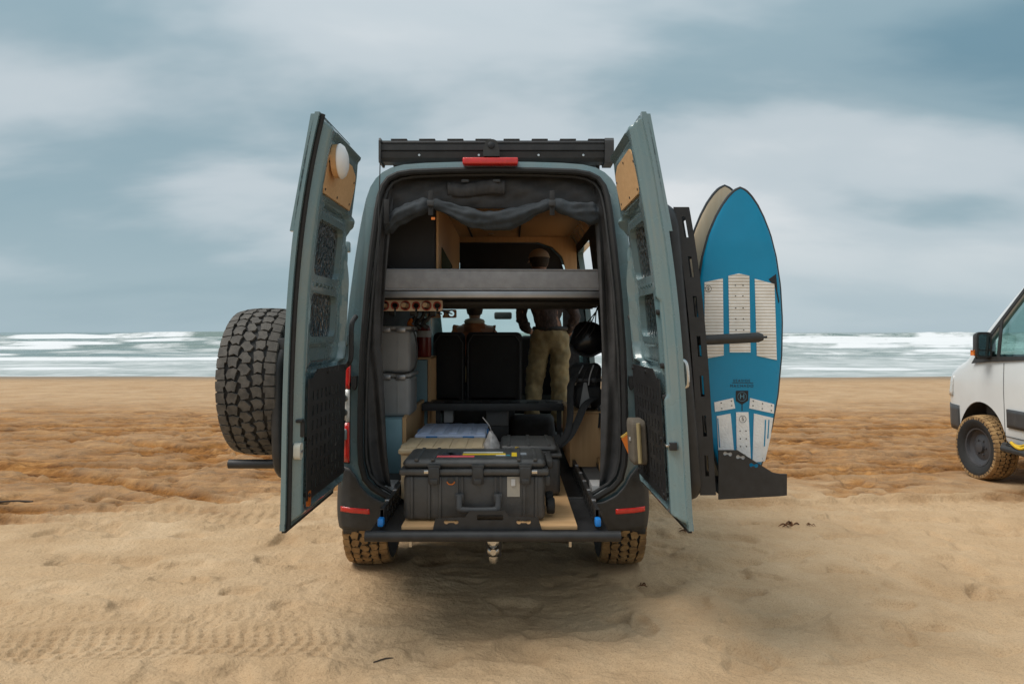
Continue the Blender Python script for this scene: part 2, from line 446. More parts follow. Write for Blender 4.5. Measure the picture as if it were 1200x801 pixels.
for k in range(60):                                                # fresher footprints, as pairs along a walk
    a = rs_.uniform(0, 2 * math.pi); fx, fy = rs_.uniform(0.3, 7.5), rs_.uniform(3.2, 7.4)
    if k % 4 == 0: fx = rs_.uniform(-4.5, 0)
    c_, s_ = math.cos(a), math.sin(a)
    p = (GX - fx) * c_ + (GY - fy) * s_; q = -(GX - fx) * s_ + (GY - fy) * c_
    d = (p / 0.15) ** 2 + (q / (0.062 + 0.012 * np.sign(p))) ** 2
    dp = rs_.uniform(0.010, 0.024)
    H += -dp * sstep(1.2, 0.75, d) + 0.4 * dp * np.exp(-((np.sqrt(d) - 1.25) / 0.18) ** 2)
H *= sstep(46, 24, GY)
H = np.clip(H, -0.12, 0.07)
for wx_ in (VX - 0.91, VX + 0.92):                                 # firm under the parked wheels
    d = ((GX - wx_) / 0.3) ** 2 + ((GY - 5.3) / 0.35) ** 2
    H = H * sstep(0.5, 1.4, d) + 0.012 * np.exp(-((np.sqrt(d) - 1.0) / 0.25) ** 2)
d = ((GX - 5.55) / 0.6) ** 2 + ((GY - 8.25) / 0.6) ** 2
H *= sstep(0.4, 1.4, d)
Z = H + slope(GY) + 0.06 * fbm(GX / 14, GY / 30, 3, 211) * sstep(24, 32, GY)
wet = sstep(29, 35, GY + 0.8 * fbm(GX / 9, GY / 9, 2, 77))
streak = np.clip(0.5 + 1.0 * fbm(GX / 5.0, GY / 0.7, 4, 91) + 1.3 * fbm(GX / 1.6, GY / 0.7, 4, 93, .6) - 14.0 * (H + 0.01), 0, 1)
dcol = damp * (0.62 + 0.42 * streak) * (0.35 + 0.65 * sstep(21, 13, GY))
me = tensor_mesh('sand', xs, ys, Z, {'damp': dcol, 'wet': wet})
sand = link('sand', me); struct(sand, 'pale dry beach sand turning to darker churned tracks towards the sea')
m = bpy.data.materials.new('sand_grain'); m.use_nodes = True; t = m.node_tree; b = t.nodes['Principled BSDF']
def nn(t, ty, **k):
    n = t.nodes.new(ty)
    for a, v in k.items(): setattr(n, a, v)
    return n
ad = nn(t, 'ShaderNodeAttribute', attribute_name='damp'); aw = nn(t, 'ShaderNodeAttribute', attribute_name='wet')
tcn = nn(t, 'ShaderNodeTexCoord')
def tn(scale, detail=5, rough=0.6, st=(1, 1, 1)):
    mp = nn(t, 'ShaderNodeMapping'); mp.inputs['Scale'].default_value = st; t.links.new(tcn.outputs['Object'], mp.inputs[0])
    n = nn(t, 'ShaderNodeTexNoise'); n.inputs['Scale'].default_value = scale; n.inputs['Detail'].default_value = detail
    n.inputs['Roughness'].default_value = rough; t.links.new(mp.outputs[0], n.inputs['Vector']); return n.outputs['Fac']
def ramp(fac, stops):
    r = nn(t, 'ShaderNodeValToRGB'); t.links.new(fac, r.inputs[0]); e = r.color_ramp.elements
    while len(e) < len(stops): e.new(0.5)
    for el, (p, c) in zip(e, stops): el.position = p; el.color = (*c, 1)
    return r.outputs[0]
dryc = ramp(tn(1.4, 7), [(0.30, (0.46, 0.305, 0.170)), (0.5, (0.545, 0.375, 0.220)), (0.70, (0.61, 0.438, 0.272))])
dampc = ramp(tn(3.0, 7, 0.65, (0.35, 1.6, 1)), [(0.32, (0.16, 0.062, 0.013)), (0.5, (0.29, 0.128, 0.033)), (0.68, (0.45, 0.235, 0.083))])
clod = ramp(tn(5.5, 8, 0.78, (0.8, 1.5, 1)), [(0.36, (0.34, 0.27, 0.20)), (0.47, (0.85, 0.82, 0.78)), (0.60, (1.12, 1.08, 1.02)), (0.70, (1.6, 1.55, 1.5))])
mcl = nn(t, 'ShaderNodeMixRGB', blend_type='MULTIPLY'); mcl.inputs[0].default_value = 1.0; t.links.new(dampc, mcl.inputs[1]); t.links.new(clod, mcl.inputs[2]); dampc = mcl.outputs[0]
mx = nn(t, 'ShaderNodeMixRGB'); t.links.new(ad.outputs['Fac'], mx.inputs[0]); t.links.new(dryc, mx.inputs[1]); t.links.new(dampc, mx.inputs[2])
mw = nn(t, 'ShaderNodeMixRGB'); t.links.new(aw.outputs['Fac'], mw.inputs[0]); t.links.new(mx.outputs[0], mw.inputs[1]); mw.inputs[2].default_value = (0.26, 0.165, 0.085, 1)
sp = ramp(tn(120, 3, .7), [(0.36, (0.72, 0.69, 0.66)), (0.5, (1, 1, 1)), (0.66, (1, 1, 1)), (0.72, (0.35, 0.28, 0.22))])
mg = nn(t, 'ShaderNodeMixRGB', blend_type='MULTIPLY'); mg.inputs[0].default_value = 0.8; t.links.new(mw.outputs[0], mg.inputs[1]); t.links.new(sp, mg.inputs[2])
t.links.new(mg.outputs[0], b.inputs['Base Color'])
rr = nn(t, 'ShaderNodeMapRange'); t.links.new(aw.outputs['Fac'], rr.inputs[0]); rr.inputs['To Min'].default_value = 0.95; rr.inputs['To Max'].default_value = 0.38
t.links.new(rr.outputs[0], b.inputs['Roughness']); b.inputs['Specular IOR Level'].default_value = 0.25
h1 = tn(28, 4, 0.6); h2 = tn(260, 3, 0.7)
b1 = nn(t, 'ShaderNodeBump'); b1.inputs['Strength'].default_value = 0.7; b1.inputs['Distance'].default_value = 0.03; t.links.new(h1, b1.inputs['Height'])
b2 = nn(t, 'ShaderNodeBump'); b2.inputs['Strength'].default_value = 0.7; b2.inputs['Distance'].default_value = 0.006; t.links.new(h2, b2.inputs['Height']); t.links.new(b1.outputs[0], b2.inputs['Normal'])
t.links.new(b2.outputs[0], b.inputs['Normal'])
me.materials.append(m)

# ------------------------------------------------------------------ the sea
SEA = -0.52
xq = graded(0, 6000, lambda x: 0.9 if x < 160 else 0.9 + (x - 160) * 0.1)
xs2 = np.concatenate([-xq[:0:-1], xq])
ys2 = graded(33.5, 9000, lambda y: 0.22 * (y / 36) ** 1.3 if y < 420 else 5.4 + (y - 420) * 0.12)
SX, SY = np.meshgrid(xs2, ys2, indexing='ij')
W = np.zeros_like(SX); foam = np.zeros_like(SX)
deep = sstep(36, 80, SY)
W += deep * sstep(900, 300, SY) * (0.10 * fbm(SX / 5, SY / 3, 3, 5) + 0.35 * fbm(SX / 40, SY / 14, 3, 6))
breakers = [(43, .06, 1), (50, .12, 2), (58, .20, 3), (68, .34, 4), (80, .5, 5), (96, .75, 6), (116, 0.95, 7), (142, 1.5, 8), (178, 1.9, 9), (225, 2.5, 10), (300, 2.9, 11)]
for y0, a, sd_ in breakers:
    yc = y0 + 0.05 * y0 * 2 * fbm(SX / (y0 * 0.35), SX * 0 + sd_, 3, 100 + sd_)
    env = np.clip(0.55 + 1.3 * fbm(SX / (y0 * 0.22), SX * 0 + sd_ * 3.1, 3, 120 + sd_), 0.08, 1.15)
    wl_ = 0.028 * y0 + 0.5
    d = SY - yc
    W += a * env * np.where(d < 0, np.exp(-(d / (wl_ * 0.55)) ** 2), np.exp(-(d / (wl_ * 1.7)) ** 2))
    brk = np.clip(0.42 + 3.6 * fbm(SX / (y0 * 0.16), SX * 0 + sd_ * 1.7, 3, 140 + sd_), 0, 1)
    foam = np.maximum(foam, brk * np.exp(-((d + wl_ * 0.55) / (wl_ * 0.75)) ** 2) * (0.55 + 1.1 * np.clip(0.5 + fbm(SX / (y0 * .02), SY / (y0 * .008), 3, 160 + sd_) * 1.6, 0, 1)))
    foam = np.maximum(foam, 0.95 * brk * np.exp(-((d) / (wl_ * 0.22)) ** 2))
wash = np.clip(0.5 + 2.4 * fbm(SX / 6, SY / 3.5, 4, 181), 0, 1) * sstep(42, 60, SY) * sstep(330, 150, SY)
foam = np.clip(np.maximum(foam, 0.46 * wash), 0, 1)
foam = np.maximum(foam, (0.40 + 0.25 * fbm(SX / 14, SY / 3, 3, 201)) * sstep(75, 50, SY))
lace = np.exp(-((SY - 46.5 - 2.5 * fbm(SX / 8, SX * 0, 3, 190)) / 0.55) ** 2) * np.clip(0.6 + 1.5 * fbm(SX / 2, SY, 2, 191), 0, 1)
foam = np.clip(np.maximum(foam, lace), 0, 1)
H2 = W + foam * 0.05 * deep
tip = 0.012 * sstep(36, 40, SY)
me = tensor_mesh('sea', xs2, ys2, SEA + H2 + tip, {'foam': foam})
sea = link('sea', me); struct(sea, 'grey green surf with lines of white breakers')
m = bpy.data.materials.new('sea_water'); m.use_nodes = True; t = m.node_tree; b = t.nodes['Principled BSDF']
tcn = nn(t, 'ShaderNodeTexCoord')
af = nn(t, 'ShaderNodeAttribute', attribute_name='foam')
br = tn(0.55, 7, 0.72, (0.8, 1.3, 1))
ml = nn(t, 'ShaderNodeMath', operation='MULTIPLY_ADD'); t.links.new(br, ml.inputs[0]); ml.inputs[1].default_value = 0.9; ml.inputs[2].default_value = -0.45
sm = nn(t, 'ShaderNodeMath', operation='ADD'); t.links.new(af.outputs['Fac'], sm.inputs[0]); t.links.new(ml.outputs[0], sm.inputs[1])
ff = ramp(sm.outputs[0], [(0.15, (0, 0, 0)), (0.65, (1, 1, 1))])
mc = nn(t, 'ShaderNodeMixRGB'); t.links.new(ff, mc.inputs[0]); mc.inputs[1].default_value = (0.13, 0.185, 0.16, 1); mc.inputs[2].default_value = (0.68, 0.69, 0.70, 1)
t.links.new(mc.outputs[0], b.inputs['Base Color'])
mr = nn(t, 'ShaderNodeMapRange'); t.links.new(ff, mr.inputs[0]); mr.inputs['To Min'].default_value = 0.16; mr.inputs['To Max'].default_value = 0.9
t.links.new(mr.outputs[0], b.inputs['Roughness'])
b1 = nn(t, 'ShaderNodeBump'); b1.inputs['Strength'].default_value = 0.5; b1.inputs['Distance'].default_value = 0.25; t.links.new(tn(0.8, 5, 0.6, (0.5, 1.3, 1)), b1.inputs['Height'])
t.links.new(b1.outputs[0], b.inputs['Normal'])
me.materials.append(m)

# ------------------------------------------------------------------ van body (shared builder)
RK = np.polyfit([.60, .72, 1.2, 1.74, 1.91, 2.41, 2.63, 2.80], [0, 0, .012, .03, .04, .10, .137, .18], 3)
def rake(z): return float(np.polyval(RK, min(max(z, .6), 2.83))) if z > 0.75 else 0.0
def wz(z): return float(np.interp(z, [.4, .55, .8, 1.1, 1.35, 1.6, 1.9, 2.2, 2.5, 2.85], [.955, .98, .99, 1.0, .995, .975, .947, .912, .872, .83]))
def ztop(y): return float(np.interp(y, [0, 2.7, 3.1, 3.35, 3.6, 4.0, 4.4, 4.72, 4.80, 5.0, 5.2, 5.33, 5.42, 5.46], [2.83, 2.83, 2.80, 2.72, 2.54, 2.20, 1.83, 1.50, 1.43, 1.345, 1.25, 1.17, 1.04, .84]))
def wy_(y): return float(np.interp(y, [0, 0.04, 0.12, 3.4, 4.6, 5.0, 5.2, 5.35, 5.43, 5.46], [.975, .99, 1, 1, .985, .955, .915, .85, .76, .70]))
FC = [(0, .985), (.02, .998), (.08, 1), (.16, 1), (.25, 1), (.34, 1), (.43, 1), (.52, 1), (.61, 1), (.70, 1), (.78, 1), (.84, .998), (.89, .990), (.925, .972), (.95, .940), (.968, .895), (.982, .83), (.991, .73), (.996, .56), (.999, .3), (1, 0)]
def loft(ys_, zt, w_, zb, inset=0.0):
    mb = MB(); n = len(FC); ring = 2 * n - 1
    V = []
    for y in ys_:
        top = zt(y) - inset; hw = w_(y)
        pts = []
        for f, c in FC:
            z = zb + (top - zb) * f
            pts.append(((wz(z) - inset) * hw * c, z))
        full = pts + [(-x, z) for x, z in pts[-2::-1]]
        for x, z in full:
            yy = y + (rake(z) * max(0, 1 - y / 1.2) if y < 1.2 else 0)
            V.append((x, yy, z))
    fs = []
    for i in range(len(ys_) - 1):
        for k in range(ring - 1):
            fs.append((i * ring + k, i * ring + k + 1, (i + 1) * ring + k + 1, (i + 1) * ring + k))
        fs.append((i * ring + ring - 1, i * ring, (i + 1) * ring, (i + 1) * ring + ring - 1))
    fs.append(tuple(range(ring))); fs.append(tuple((len(ys_) - 1) * ring + k for k in range(ring - 1, -1, -1)))
    return mb.add(V, fs)
YS = [0, .03, .08, .15, .3, .5, .8, 1.1, 1.5, 2.0, 2.5, 2.8, 3.0, 3.1, 3.2, 3.35, 3.5, 3.6, 3.75, 4.0, 4.2, 4.4, 4.55, 4.72, 4.8, 4.9, 5.0, 5.1, 5.2, 5.27, 5.33, 5.38, 5.42, 5.445, 5.46]
OPEN = [(0, .603), (.60, .603), (.645, .622), (.70, .655), (.775, .70), (.825, .755), (.85, .85), (.856, 1.0), (.855, 1.25), (.845, 1.6), (.822, 1.95), (.795, 2.25), (.77, 2.5), (.755, 2.60), (.735, 2.67), (.70, 2.72), (.64, 2.752), (.55, 2.768), (.3, 2.778), (0, 2.782)]
OPENF = OPEN + [(-x, z) for x, z in OPEN[-2:0:-1]]
AXR, AXF, WR = 0.80, 4.47, 0.40
def cyl_x(x0, x1, y, z, r, n=40):
    return MB().prism(circle(y, z, r, n), x0, x1, lambda a, b, t: (t, a, b))
def side_prism(poly, x0, x1): return MB().prism(poly, x0, x1, lambda a, b, t: (t, a, b))
SIDEWIN = [(4.42, 1.42), (4.30, 1.62), (3.66, 2.24), (3.42, 2.30), (3.38, 1.46), (3.9, 1.40)]
def van_shell(root, paint, rear_open, bunk):
    body = loft(YS, ztop, wy_, .48).build('body', paint, root)
    cav = loft([y for y in YS if .1 < y < 4.7], lambda y: ztop(y) - 0.0, wy_, .60 if rear_open else .66, 0.055)
    cs = [cav]
    if rear_open:
        cs.append(MB().prism(OPENF, -.3, .5, lambda a, b, t: (a, t, b)))
    else:
        cs.append(MB().prism(rrect(-.62, -.08, 1.55, 2.3, .1) , -.3, .5, lambda a, b, t: (a, t, b)))
    cs.append(side_prism([(4.84, 1.62), (4.58, 1.36), (3.45, 2.34), (3.72, 2.66)], -.76, .76))
    cs += [side_prism(SIDEWIN, -1.3, -.6), side_prism(SIDEWIN, .6, 1.3)]
    if bunk: cs.append(side_prism(rrect(1.66, 2.90, .72, 2.52, .08), .6, 1.3))
    for x0, x1 in ((-1.3, -.62), (.62, 1.3)):
        cs += [cyl_x(x0, x1, AXR, .42, .47), cyl_x(x0, x1, AXF, .42, .47)]
    cut(body, cs)
    body.data.materials.clear(); body.data.materials.append(paint)
    # glazing
    ws = []
    MB().grid(lambda a, b: ((a - .5) * 1.56 * (1 - .02 * b), 4.70 - 1.16 * b - 0.10 * (2 * (a - .5)) ** 2 + .02, 1.47 + 1.0 * b), 9, 9).build('windscreen', GSHIELD, root)
    for s in (-1, 1):
        n = len(SIDEWIN)
        MB().prism([(y, z) for y, z in SIDEWIN], 0, .006, lambda y, z, t: (s * (wz(z) - .03 + t), y, z)).build('door_window', GSIDE, root, angle=None)
    return body

# ------------------------------------------------------------------ wheels
def tread_blocks(Rr, W, N, sub_r):
    mb = MB(); hw = W / 2; p = 2 * math.pi / N
    rt = lambda w: Rr - .018 * (abs(w) / hw) ** 3
    def ring(th, w, r): return (w, r * math.cos(th), r * math.sin(th))
    def block(poly, g, h=0.013, side=0):
        cx_ = sum(a for a, b in poly) / len(poly); cy_ = sum(b for a, b in poly) / len(poly)
        P = []
        for a, b in poly:
            dx, dy = (a - cx_) * Rr, b - cy_; L_ = math.hypot(dx, dy); k = max(.3, 1 - g / L_)
            P.append((cx_ + dx * k / Rr, cy_ + dy * k))
        n = len(P)
        top = [ring(a, b, rt(b)) for a, b in P]
        chm = [ring(cx_ + (a - cx_) * 1.03, cy_ + (b - cy_) * 1.03, rt(b) - .003) for a, b in P]
        bot = [ring(cx_ + (a - cx_) * 1.05, cy_ + (b - cy_) * 1.05, rt(b) - h) for a, b in P]
        fs = [tuple(range(n))]
        for o in (0, n): fs += [(o + i, o + (i + 1) % n, o + n + (i + 1) % n, o + n + i) for i in range(n)]
        mb.add(top + chm + bot, fs)
    rr = random.Random(5)
    for k in range(N):
        t0 = k * p
        for s in (-1, 1):
            o = t0 + (0 if s > 0 else .5 * p)
            # shoulder lug with a stepped inner end
            i0, i1 = s * hw * (.63 + .05 * (k % 2)), s * hw * (.70 - .05 * (k % 2))
            block([(o + .05 * p, s * hw), (o + .0 * p, i0), (o + .48 * p, i0), (o + .55 * p, i1), (o + .97 * p, i1), (o + .95 * p, s * hw)], .0022)
            # shoulder wrap on the sidewall
            a0, a1 = o + .1 * p, o + (.9 if k % 2 else .72) * p
            q = [(a0, rt(hw) - .004), (a1, rt(hw) - .004), (a1, Rr - .052 - .012 * (k % 2)), (a0, Rr - .052 - .012 * (k % 2))]
            n0 = [(s * (hw + .002 - .02 * max(0, (rt(hw) - r) / .06 - .9)), r * math.cos(a), r * math.sin(a)) for a, r in q]
            n1 = [(s * (hw - .02), r * math.cos(a), r * math.sin(a)) for a, r in q]
            mb.add(n0 + n1, [(0, 1, 2, 3)] + [(i, (i + 1) % 4, 4 + (i + 1) % 4, 4 + i) for i in range(4)])
            # mid block: an irregular eight-sided block interlocking with its neighbours
            jt = lambda q: q + rr.uniform(-.035, .035)
            oo = o + .5 * p
            block([(oo + jt(a) * p, s * hw * jt(b)) for a, b in ((-.44, .58), (.04, .62), (.44, .56), (.33, .42), (.47, .30), (.02, .27), (-.36, .23), (-.53, .40))], .0020)
        block([(t0 + jt(a) * p, hw * jt(b)) for a, b in ((-.34, .17), (.08, .22), (.30, .13), (.62, .08), (.50, -.14), (.12, -.20), (-.12, -.12), (-.40, -.05))], .0020)
    return mb
def wheel(name, root, cx_, cy_, cz_, Rr, W, tread_mat, side, rim_mat, N=30, tilt=0.0):
    """a tyre with tread, rim and hub; side = +1 when the rim's face looks to +x"""
    hw = W / 2; rb = Rr - .013
    prof = [(.225, -hw * .72), (.245, -hw * .86), (.30, -hw * .99), (Rr - .07, -hw * .995), (Rr - .035, -hw * .95), (rb - .018, -hw * .9), (rb - .008, -hw * .7), (rb, 0),
            (rb - .008, hw * .7), (rb - .018, hw * .9), (Rr - .035, hw * .95), (Rr - .07, hw * .995), (.30, hw * .99), (.245, hw * .86), (.225, hw * .72)]
    M = Matrix.Identity(4)
    ty = MB().lathe(prof, 60, M, closed=True)
    tmb = tread_blocks(Rr, W * .96, N, 0)
    rim = MB().lathe([(.228, -hw * .74), (.222, hw * .74), (.205, hw * .72), (.195, hw * .45), (.15, hw * .30), (.10, hw * .42), (.0, hw * .42)], 40, M)
    hub = MB().lathe([(.062, hw * .40), (.058, hw * .62), (.03, hw * .66), (0, hw * .66)], 20, M)
    for k in range(6):
        a = 2 * math.pi * k / 6
        hub.lathe([(.012, hw * .40), (.012, hw * .52), (0, hw * .53)], 6, Matrix.Translation((0, .088 * math.cos(a), .088 * math.sin(a))))
    holes = []
    TM = Matrix.Translation((cx_, cy_, cz_)) @ Matrix.Rotation(tilt, 4, 'Z')
    fl = Matrix.Scale(-1, 4, (1, 0, 0)) if side < 0 else Matrix.Identity(4)
    o = None
    for nm, q, mm in ((name, ty, RUB), ('tread', tmb, tread_mat), ('rim', rim, rim_mat), ('hub', hub, rim_mat)):
        q.xf(lambda p: (TM @ fl @ p))
        ob = q.build(nm, mm, root if o is None else o)
        if o is None: o = ob
    return o

# ------------------------------------------------------------------ camper van
van = thing('camper_van', 'teal camper van with both rear doors wide open, parked facing the surf', 'van', (VX, VY, 0))
van_shell(van, TEAL, True, True)
def P(u, v, ly):
    Y = ly + VY; return Vector(((u - 600) / F * Y - VX, ly, CAMZ + (HZ - v) / F * Y))

# opening seal and inner flange
seal = [Vector((x * .985, rake(z) - .012, z * 1.0 + (.012 if z < 1 else -.012))) for x, z in OPENF]
MB().tube(seal, .020, 8, closed=True).build('door_seal', RUB, van)
seal2 = [Vector((x * .955, rake(z) + .03, z + (.03 if z < 1 else -.034))) for x, z in OPENF]
MB().tube(seal2, .012, 8, closed=True).build('door_seal', BPLA, van)

# floor, sill, walls, ceiling
MB().box(-.93, .93, 1.97, 4.3, .602, .69, .004).build('floor', mat('dark_floor', (.07, .07, .07), .7), van)
for s in (-1, 1):
    MB().box(min(s * .645, s * .93), max(s * .645, s * .93), .30, 1.968, .602, .69, .004).build('floor', MATS['dark_floor'], van)
    MB().box(min(s * .645, s * .90), max(s * .645, s * .90), .11, .298, .602, .70, .004).build('threshold', LGREY, van)
MB().box(-.62, .62, -.02, .13, .55, .601, .008).build('sill', BPLA, van)
for s in (-1, 1):                        # dark lined walls, the right one framed round its window
    wf = lambda y, z, t: (s * (wz(z) - .085 + t), y, z)
    if s < 0: MB().grid(lambda a, b: (-(wz(.69 + 1.9 * b) - .08), .14 + 3.2 * a, .69 + 1.9 * b), 4, 14).build('wall_lining', HEAD, van)
    else:
        def pan(y0, y1, z0, z1): return MB().grid(lambda a, b: ((wz(z0 + (z1 - z0) * b) - .08), y0 + (y1 - y0) * a, z0 + (z1 - z0) * b), 3, 12)
        for q in ((.14, 1.66, .69, 2.59), (2.90, 3.34, .69, 2.59), (1.66, 2.90, 2.52, 2.59)): pan(*q).build('wall_lining', HEAD, van)
for k, (a, b) in enumerate(((-.74, -.30), (-.285, .19), (.205, .74))):
    MB().box(a, b, .30, 3.1, 2.690, 2.702, .003).build('ceiling_panel', PLY, van)
for s in (-1, 1):
    MB().grid(lambda a, b: (s * (.74 + .07 * math.sin(b * 1.5)), .30 + 2.8 * a, 2.69 - .17 * b ** 1.4), 2, 8).build('ceiling_cove', PLY, van)
MB().box(-.20, .06, 1.95, 2.12, 2.668, 2.688, .006).build('ceiling_vent', BPLA, van)
MB().lathe([(.03, 0), (.03, .012), (0, .014)], 16, axis_m((-.09, 2.6, 2.69), (0, 0, -1))).build('ceiling_light', CHROME, van)
for x in (-.29, .197): MB().box(x - .008, x + .008, .3, 3.1, 2.680, 2.689).build('ceiling_trim', BMET, van)
# overhead store above the cab
sh = [(-.42, 2.22), (.55, 2.22), (.64, 2.27), (.66, 2.35), (.62, 2.47), (.52, 2.57), (.38, 2.62), (-.42, 2.63)]
MB().prism(sh, 2.85, 3.25, lambda a, b, t: (a, t, b)).build('cab_locker', HEAD, van)
MB().prism([(-.72, 2.63), (.40, 2.63), (.54, 2.58), (.64, 2.48), (.675, 2.36), (.655, 2.24), (.80, 2.24), (.78, 2.685), (-.72, 2.685)], 2.80, 2.86, lambda a, b, t: (a, t, b)).build('cab_arch', PLYV, van)
# upper left cabinet with a plywood end
MB().box(-.80, -.425, .50, 2.6, 2.14, 2.62, .01).build('upper_cabinet', HEAD, van)
MB().box(-.422, -.405, .56, 2.6, 2.14, 2.66, .003).build('cabinet_side', PLYV, van)
# bed
MB().box(-.86, .84, .36, 1.80, 1.925, 1.975, .006).build('bed_platform', BMET, van)
MB().box(-.85, .83, .335, .36, 1.935, 1.98, .004).build('bed_rail', ALU, van)
for y in (.62, .95, 1.3, 1.6): MB().box(-.84, .82, y, y + .05, 1.90, 1.924, .003).build('bed_bearer', BMET, van)
sd_ = MB().grid(lambda a, b: (wz(.62 + 1.95 * b) + .075, .42 + 1.26 * a, .62 + 1.95 * b), 4, 14).build('sliding_door', TEAL, van); solid(sd_, .06)
# seats: two black seat backs
def seat(x0, x1, y, z0, z1):
    q = MB().box(x0, x1, y, y + .13, z0, z1, .055, 4); return q
for x0, x1 in ((-.63, -.325), (-.315, .22)):
    so_ = seat(x0, x1, 2.2, .98, 1.70).build('rear_seat', SEAT, van)
    MB().tube([(x0 + .02, 2.195, 1.0), (x0 + .02, 2.195, 1.60), (x0 + .07, 2.195, 1.675), (x1 - .07, 2.195, 1.675), (x1 - .02, 2.195, 1.6), (x1 - .02, 2.195, 1.0)], .006, 6).build('seat_piping', GPLA, so_)
    MB().box(x0 + .02, x1 - .02, 2.2, 2.75, .98, 1.12, .04, 3).build('seat_cushion', SEAT, van)
MB().box(-.55, .15, 2.3, 2.7, .69, .98, .02).build('seat_base', BPLA, van)
for x in (-.30, .45):
    MB().box(x - .24, x + .24, 3.55, 3.68, .98, 1.66, .05, 3).build('cab_seat', SEAT, van)
    MB().box(x - .12, x + .12, 3.56, 3.66, 1.62 - .02, 1.70, .03, 3).build('head_rest', SEAT, van)
MB().box(-.85, .85, 4.25, 4.62, .70, 1.44, .06, 3).build('dashboard', BPLA, van)
MB().box(-.10, .12, 4.30, 4.34, 1.86, 1.95, .02).build('rear_view_mirror', BPLA, van)
st = [(-.42 + .19 * math.cos(a), 4.12 - .07 * math.sin(a), 1.38 + .17 * math.sin(a)) for a in [2 * math.pi * k / 24 for k in range(24)]]
MB().tube(st, .014, 6, closed=True).build('steering_wheel', BPLA, van)
# gear table across the van
gt = MB().box(-.63, .57, 1.40, 1.78, 1.085, 1.10, .003).build('gear_table', BMET, van)
MB().box(-.63, .57, 1.385, 1.40, 1.045, 1.105, .003).build('front_rail', ALU.copy() if False else GPLA, gt)
for x in (-.50, .52): MB().box(x - .02, x + .02, 1.45, 1.49, .657, 1.085).build('leg', BMET, gt)
for k in range(7): MB().box(-.55 + .16 * k, -.45 + .16 * k, 1.5, 1.68, 1.1005, 1.108, .003).build('tie_plate', BPLA, gt)
MB().box(-.10, .09, 1.52, 1.75, .90, 1.04, .012).build('control_box', mat('box_grey', (.15, .15, .15), .5), van)
MB().box(-.10, .09, 1.53, 1.75, .657, .90, .005).build('box_stand', BPLA, van)
MB().box(-.46, -.38, 1.52, 1.62, .93, 1.04, .008).build('switch_box', LGREY, van)
# left cabinets
MB().box(-.86, -.665, .56, 1.55, .69, 1.078, .004).build('lower_cabinet', TCAB, van)
MB().prism([(.555, .69), (1.6, .69), (1.6, 1.12), (1.2, 1.12), (.555, 1.09)], -.662, -.635, lambda a, b, t: (t, a, b)).build('cabinet_side', PLYV, van)
MB().box(-.86, -.612, 1.62, 2.1, .69, 1.46, .004).build('tall_cabinet', TCAB, van)
MB().box(-.608, -.585, 1.615, 2.1, .69, 1.48, .003).build('cabinet_side', PLYV, van)
MB().box(-.86, -.585, 1.61, 2.1, 1.464, 1.482, .003).build('cabinet_top', PLY, van)
# right plywood box
rb_ = MB().box(.555, .85, .80, 1.55, .69, 1.09, .004).build('plywood_box', PLYV, van)
MB().box(.548, .86, .792, 1.56, 1.092, 1.106, .003).build('lid', PLY, rb_)
# grey felt pillar behind the person and a ladder of B pillar trim
MB().grid(lambda a, b: (.84 - .16 * a - .02 * b, 2.92 + .12 * a, .70 + 1.35 * b), 3, 4).build('felt_pillar', mat('grey_felt', (.12, .12, .13), .95, var=.2, scale=40, bump=.3, bscale=80), van)

# the sliding tray
tray = MB().box(-.64, .64, -.70, 2.0, .622, .632).build('tray', BMET, van)
MB().box(-.475, .475, -.685, 1.9, .634, .656, .002).build('deck_board', PLY, tray)
for s in (-1, 1):
    xs_ = [0]; n = 26
    ys_r = np.linspace(-.66, 1.95, 2 * n + 1); zs_r = [.634, .650, .682, .694, .728, .742]
    MB().perf(list(ys_r), zs_r, lambda i, j: not ((j == 1 and i % 2 == 1) or (j == 3 and i % 2 == 0 and 0 < i)), 0, .022 * s, lambda a, b, t: (s * .575 + t, a, b)).build('slide_rail', BMET, tray, angle=None)
    for k in range(9): MB().box(s * .575 - .012 + s * .011, s * .575 + .012 + s * .011, -.5 + .26 * k, -.47 + .26 * k, .742, .752, .003).build('rail_bolt', ALU, tray)
    MB().box(s * .585 - .016, s * .585 + .016, -.71, -.66, .655, .70, .008).build('release_handle', BLUEH, tray)
    MB().box(s * .585 - .012, s * .585 + .012, -.66, -.60, .66, .74, .004).build('handle_stem', BMET, tray)
MB().tube([(-.66, -.735, .614), (.70, -.735, .614)], .029, 14).build('front_bar', BMET, tray)
fp = [(-.305, .632), (-.290, .700), (-.13, .708), (-.105, .742), (.085, .742), (.105, .712), (.262, .706), (.285, .632)]
stop = MB().prism(fp, -.709, -.701, lambda a, b, t: (a, t, b)).build('stop_plate', BMET, tray)
def dog(cx_, cz_, w=.026):
    return [MB().prism(circle(cx_ + k * w, cz_, .013, 14), -.8, -.6, lambda a, b, t: (a, t, b)) for k in (-1, 1)] + [MB().box(cx_ - w, cx_ + w, -.8, -.6, cz_ - .006, cz_ + .0061)]
cut(stop, dog(-.205, .682) + dog(.185, .682) + [MB().prism(rrect(-.065, .075, .692, .722, .006), -.8, -.6, lambda a, b, t: (a, t, b))])

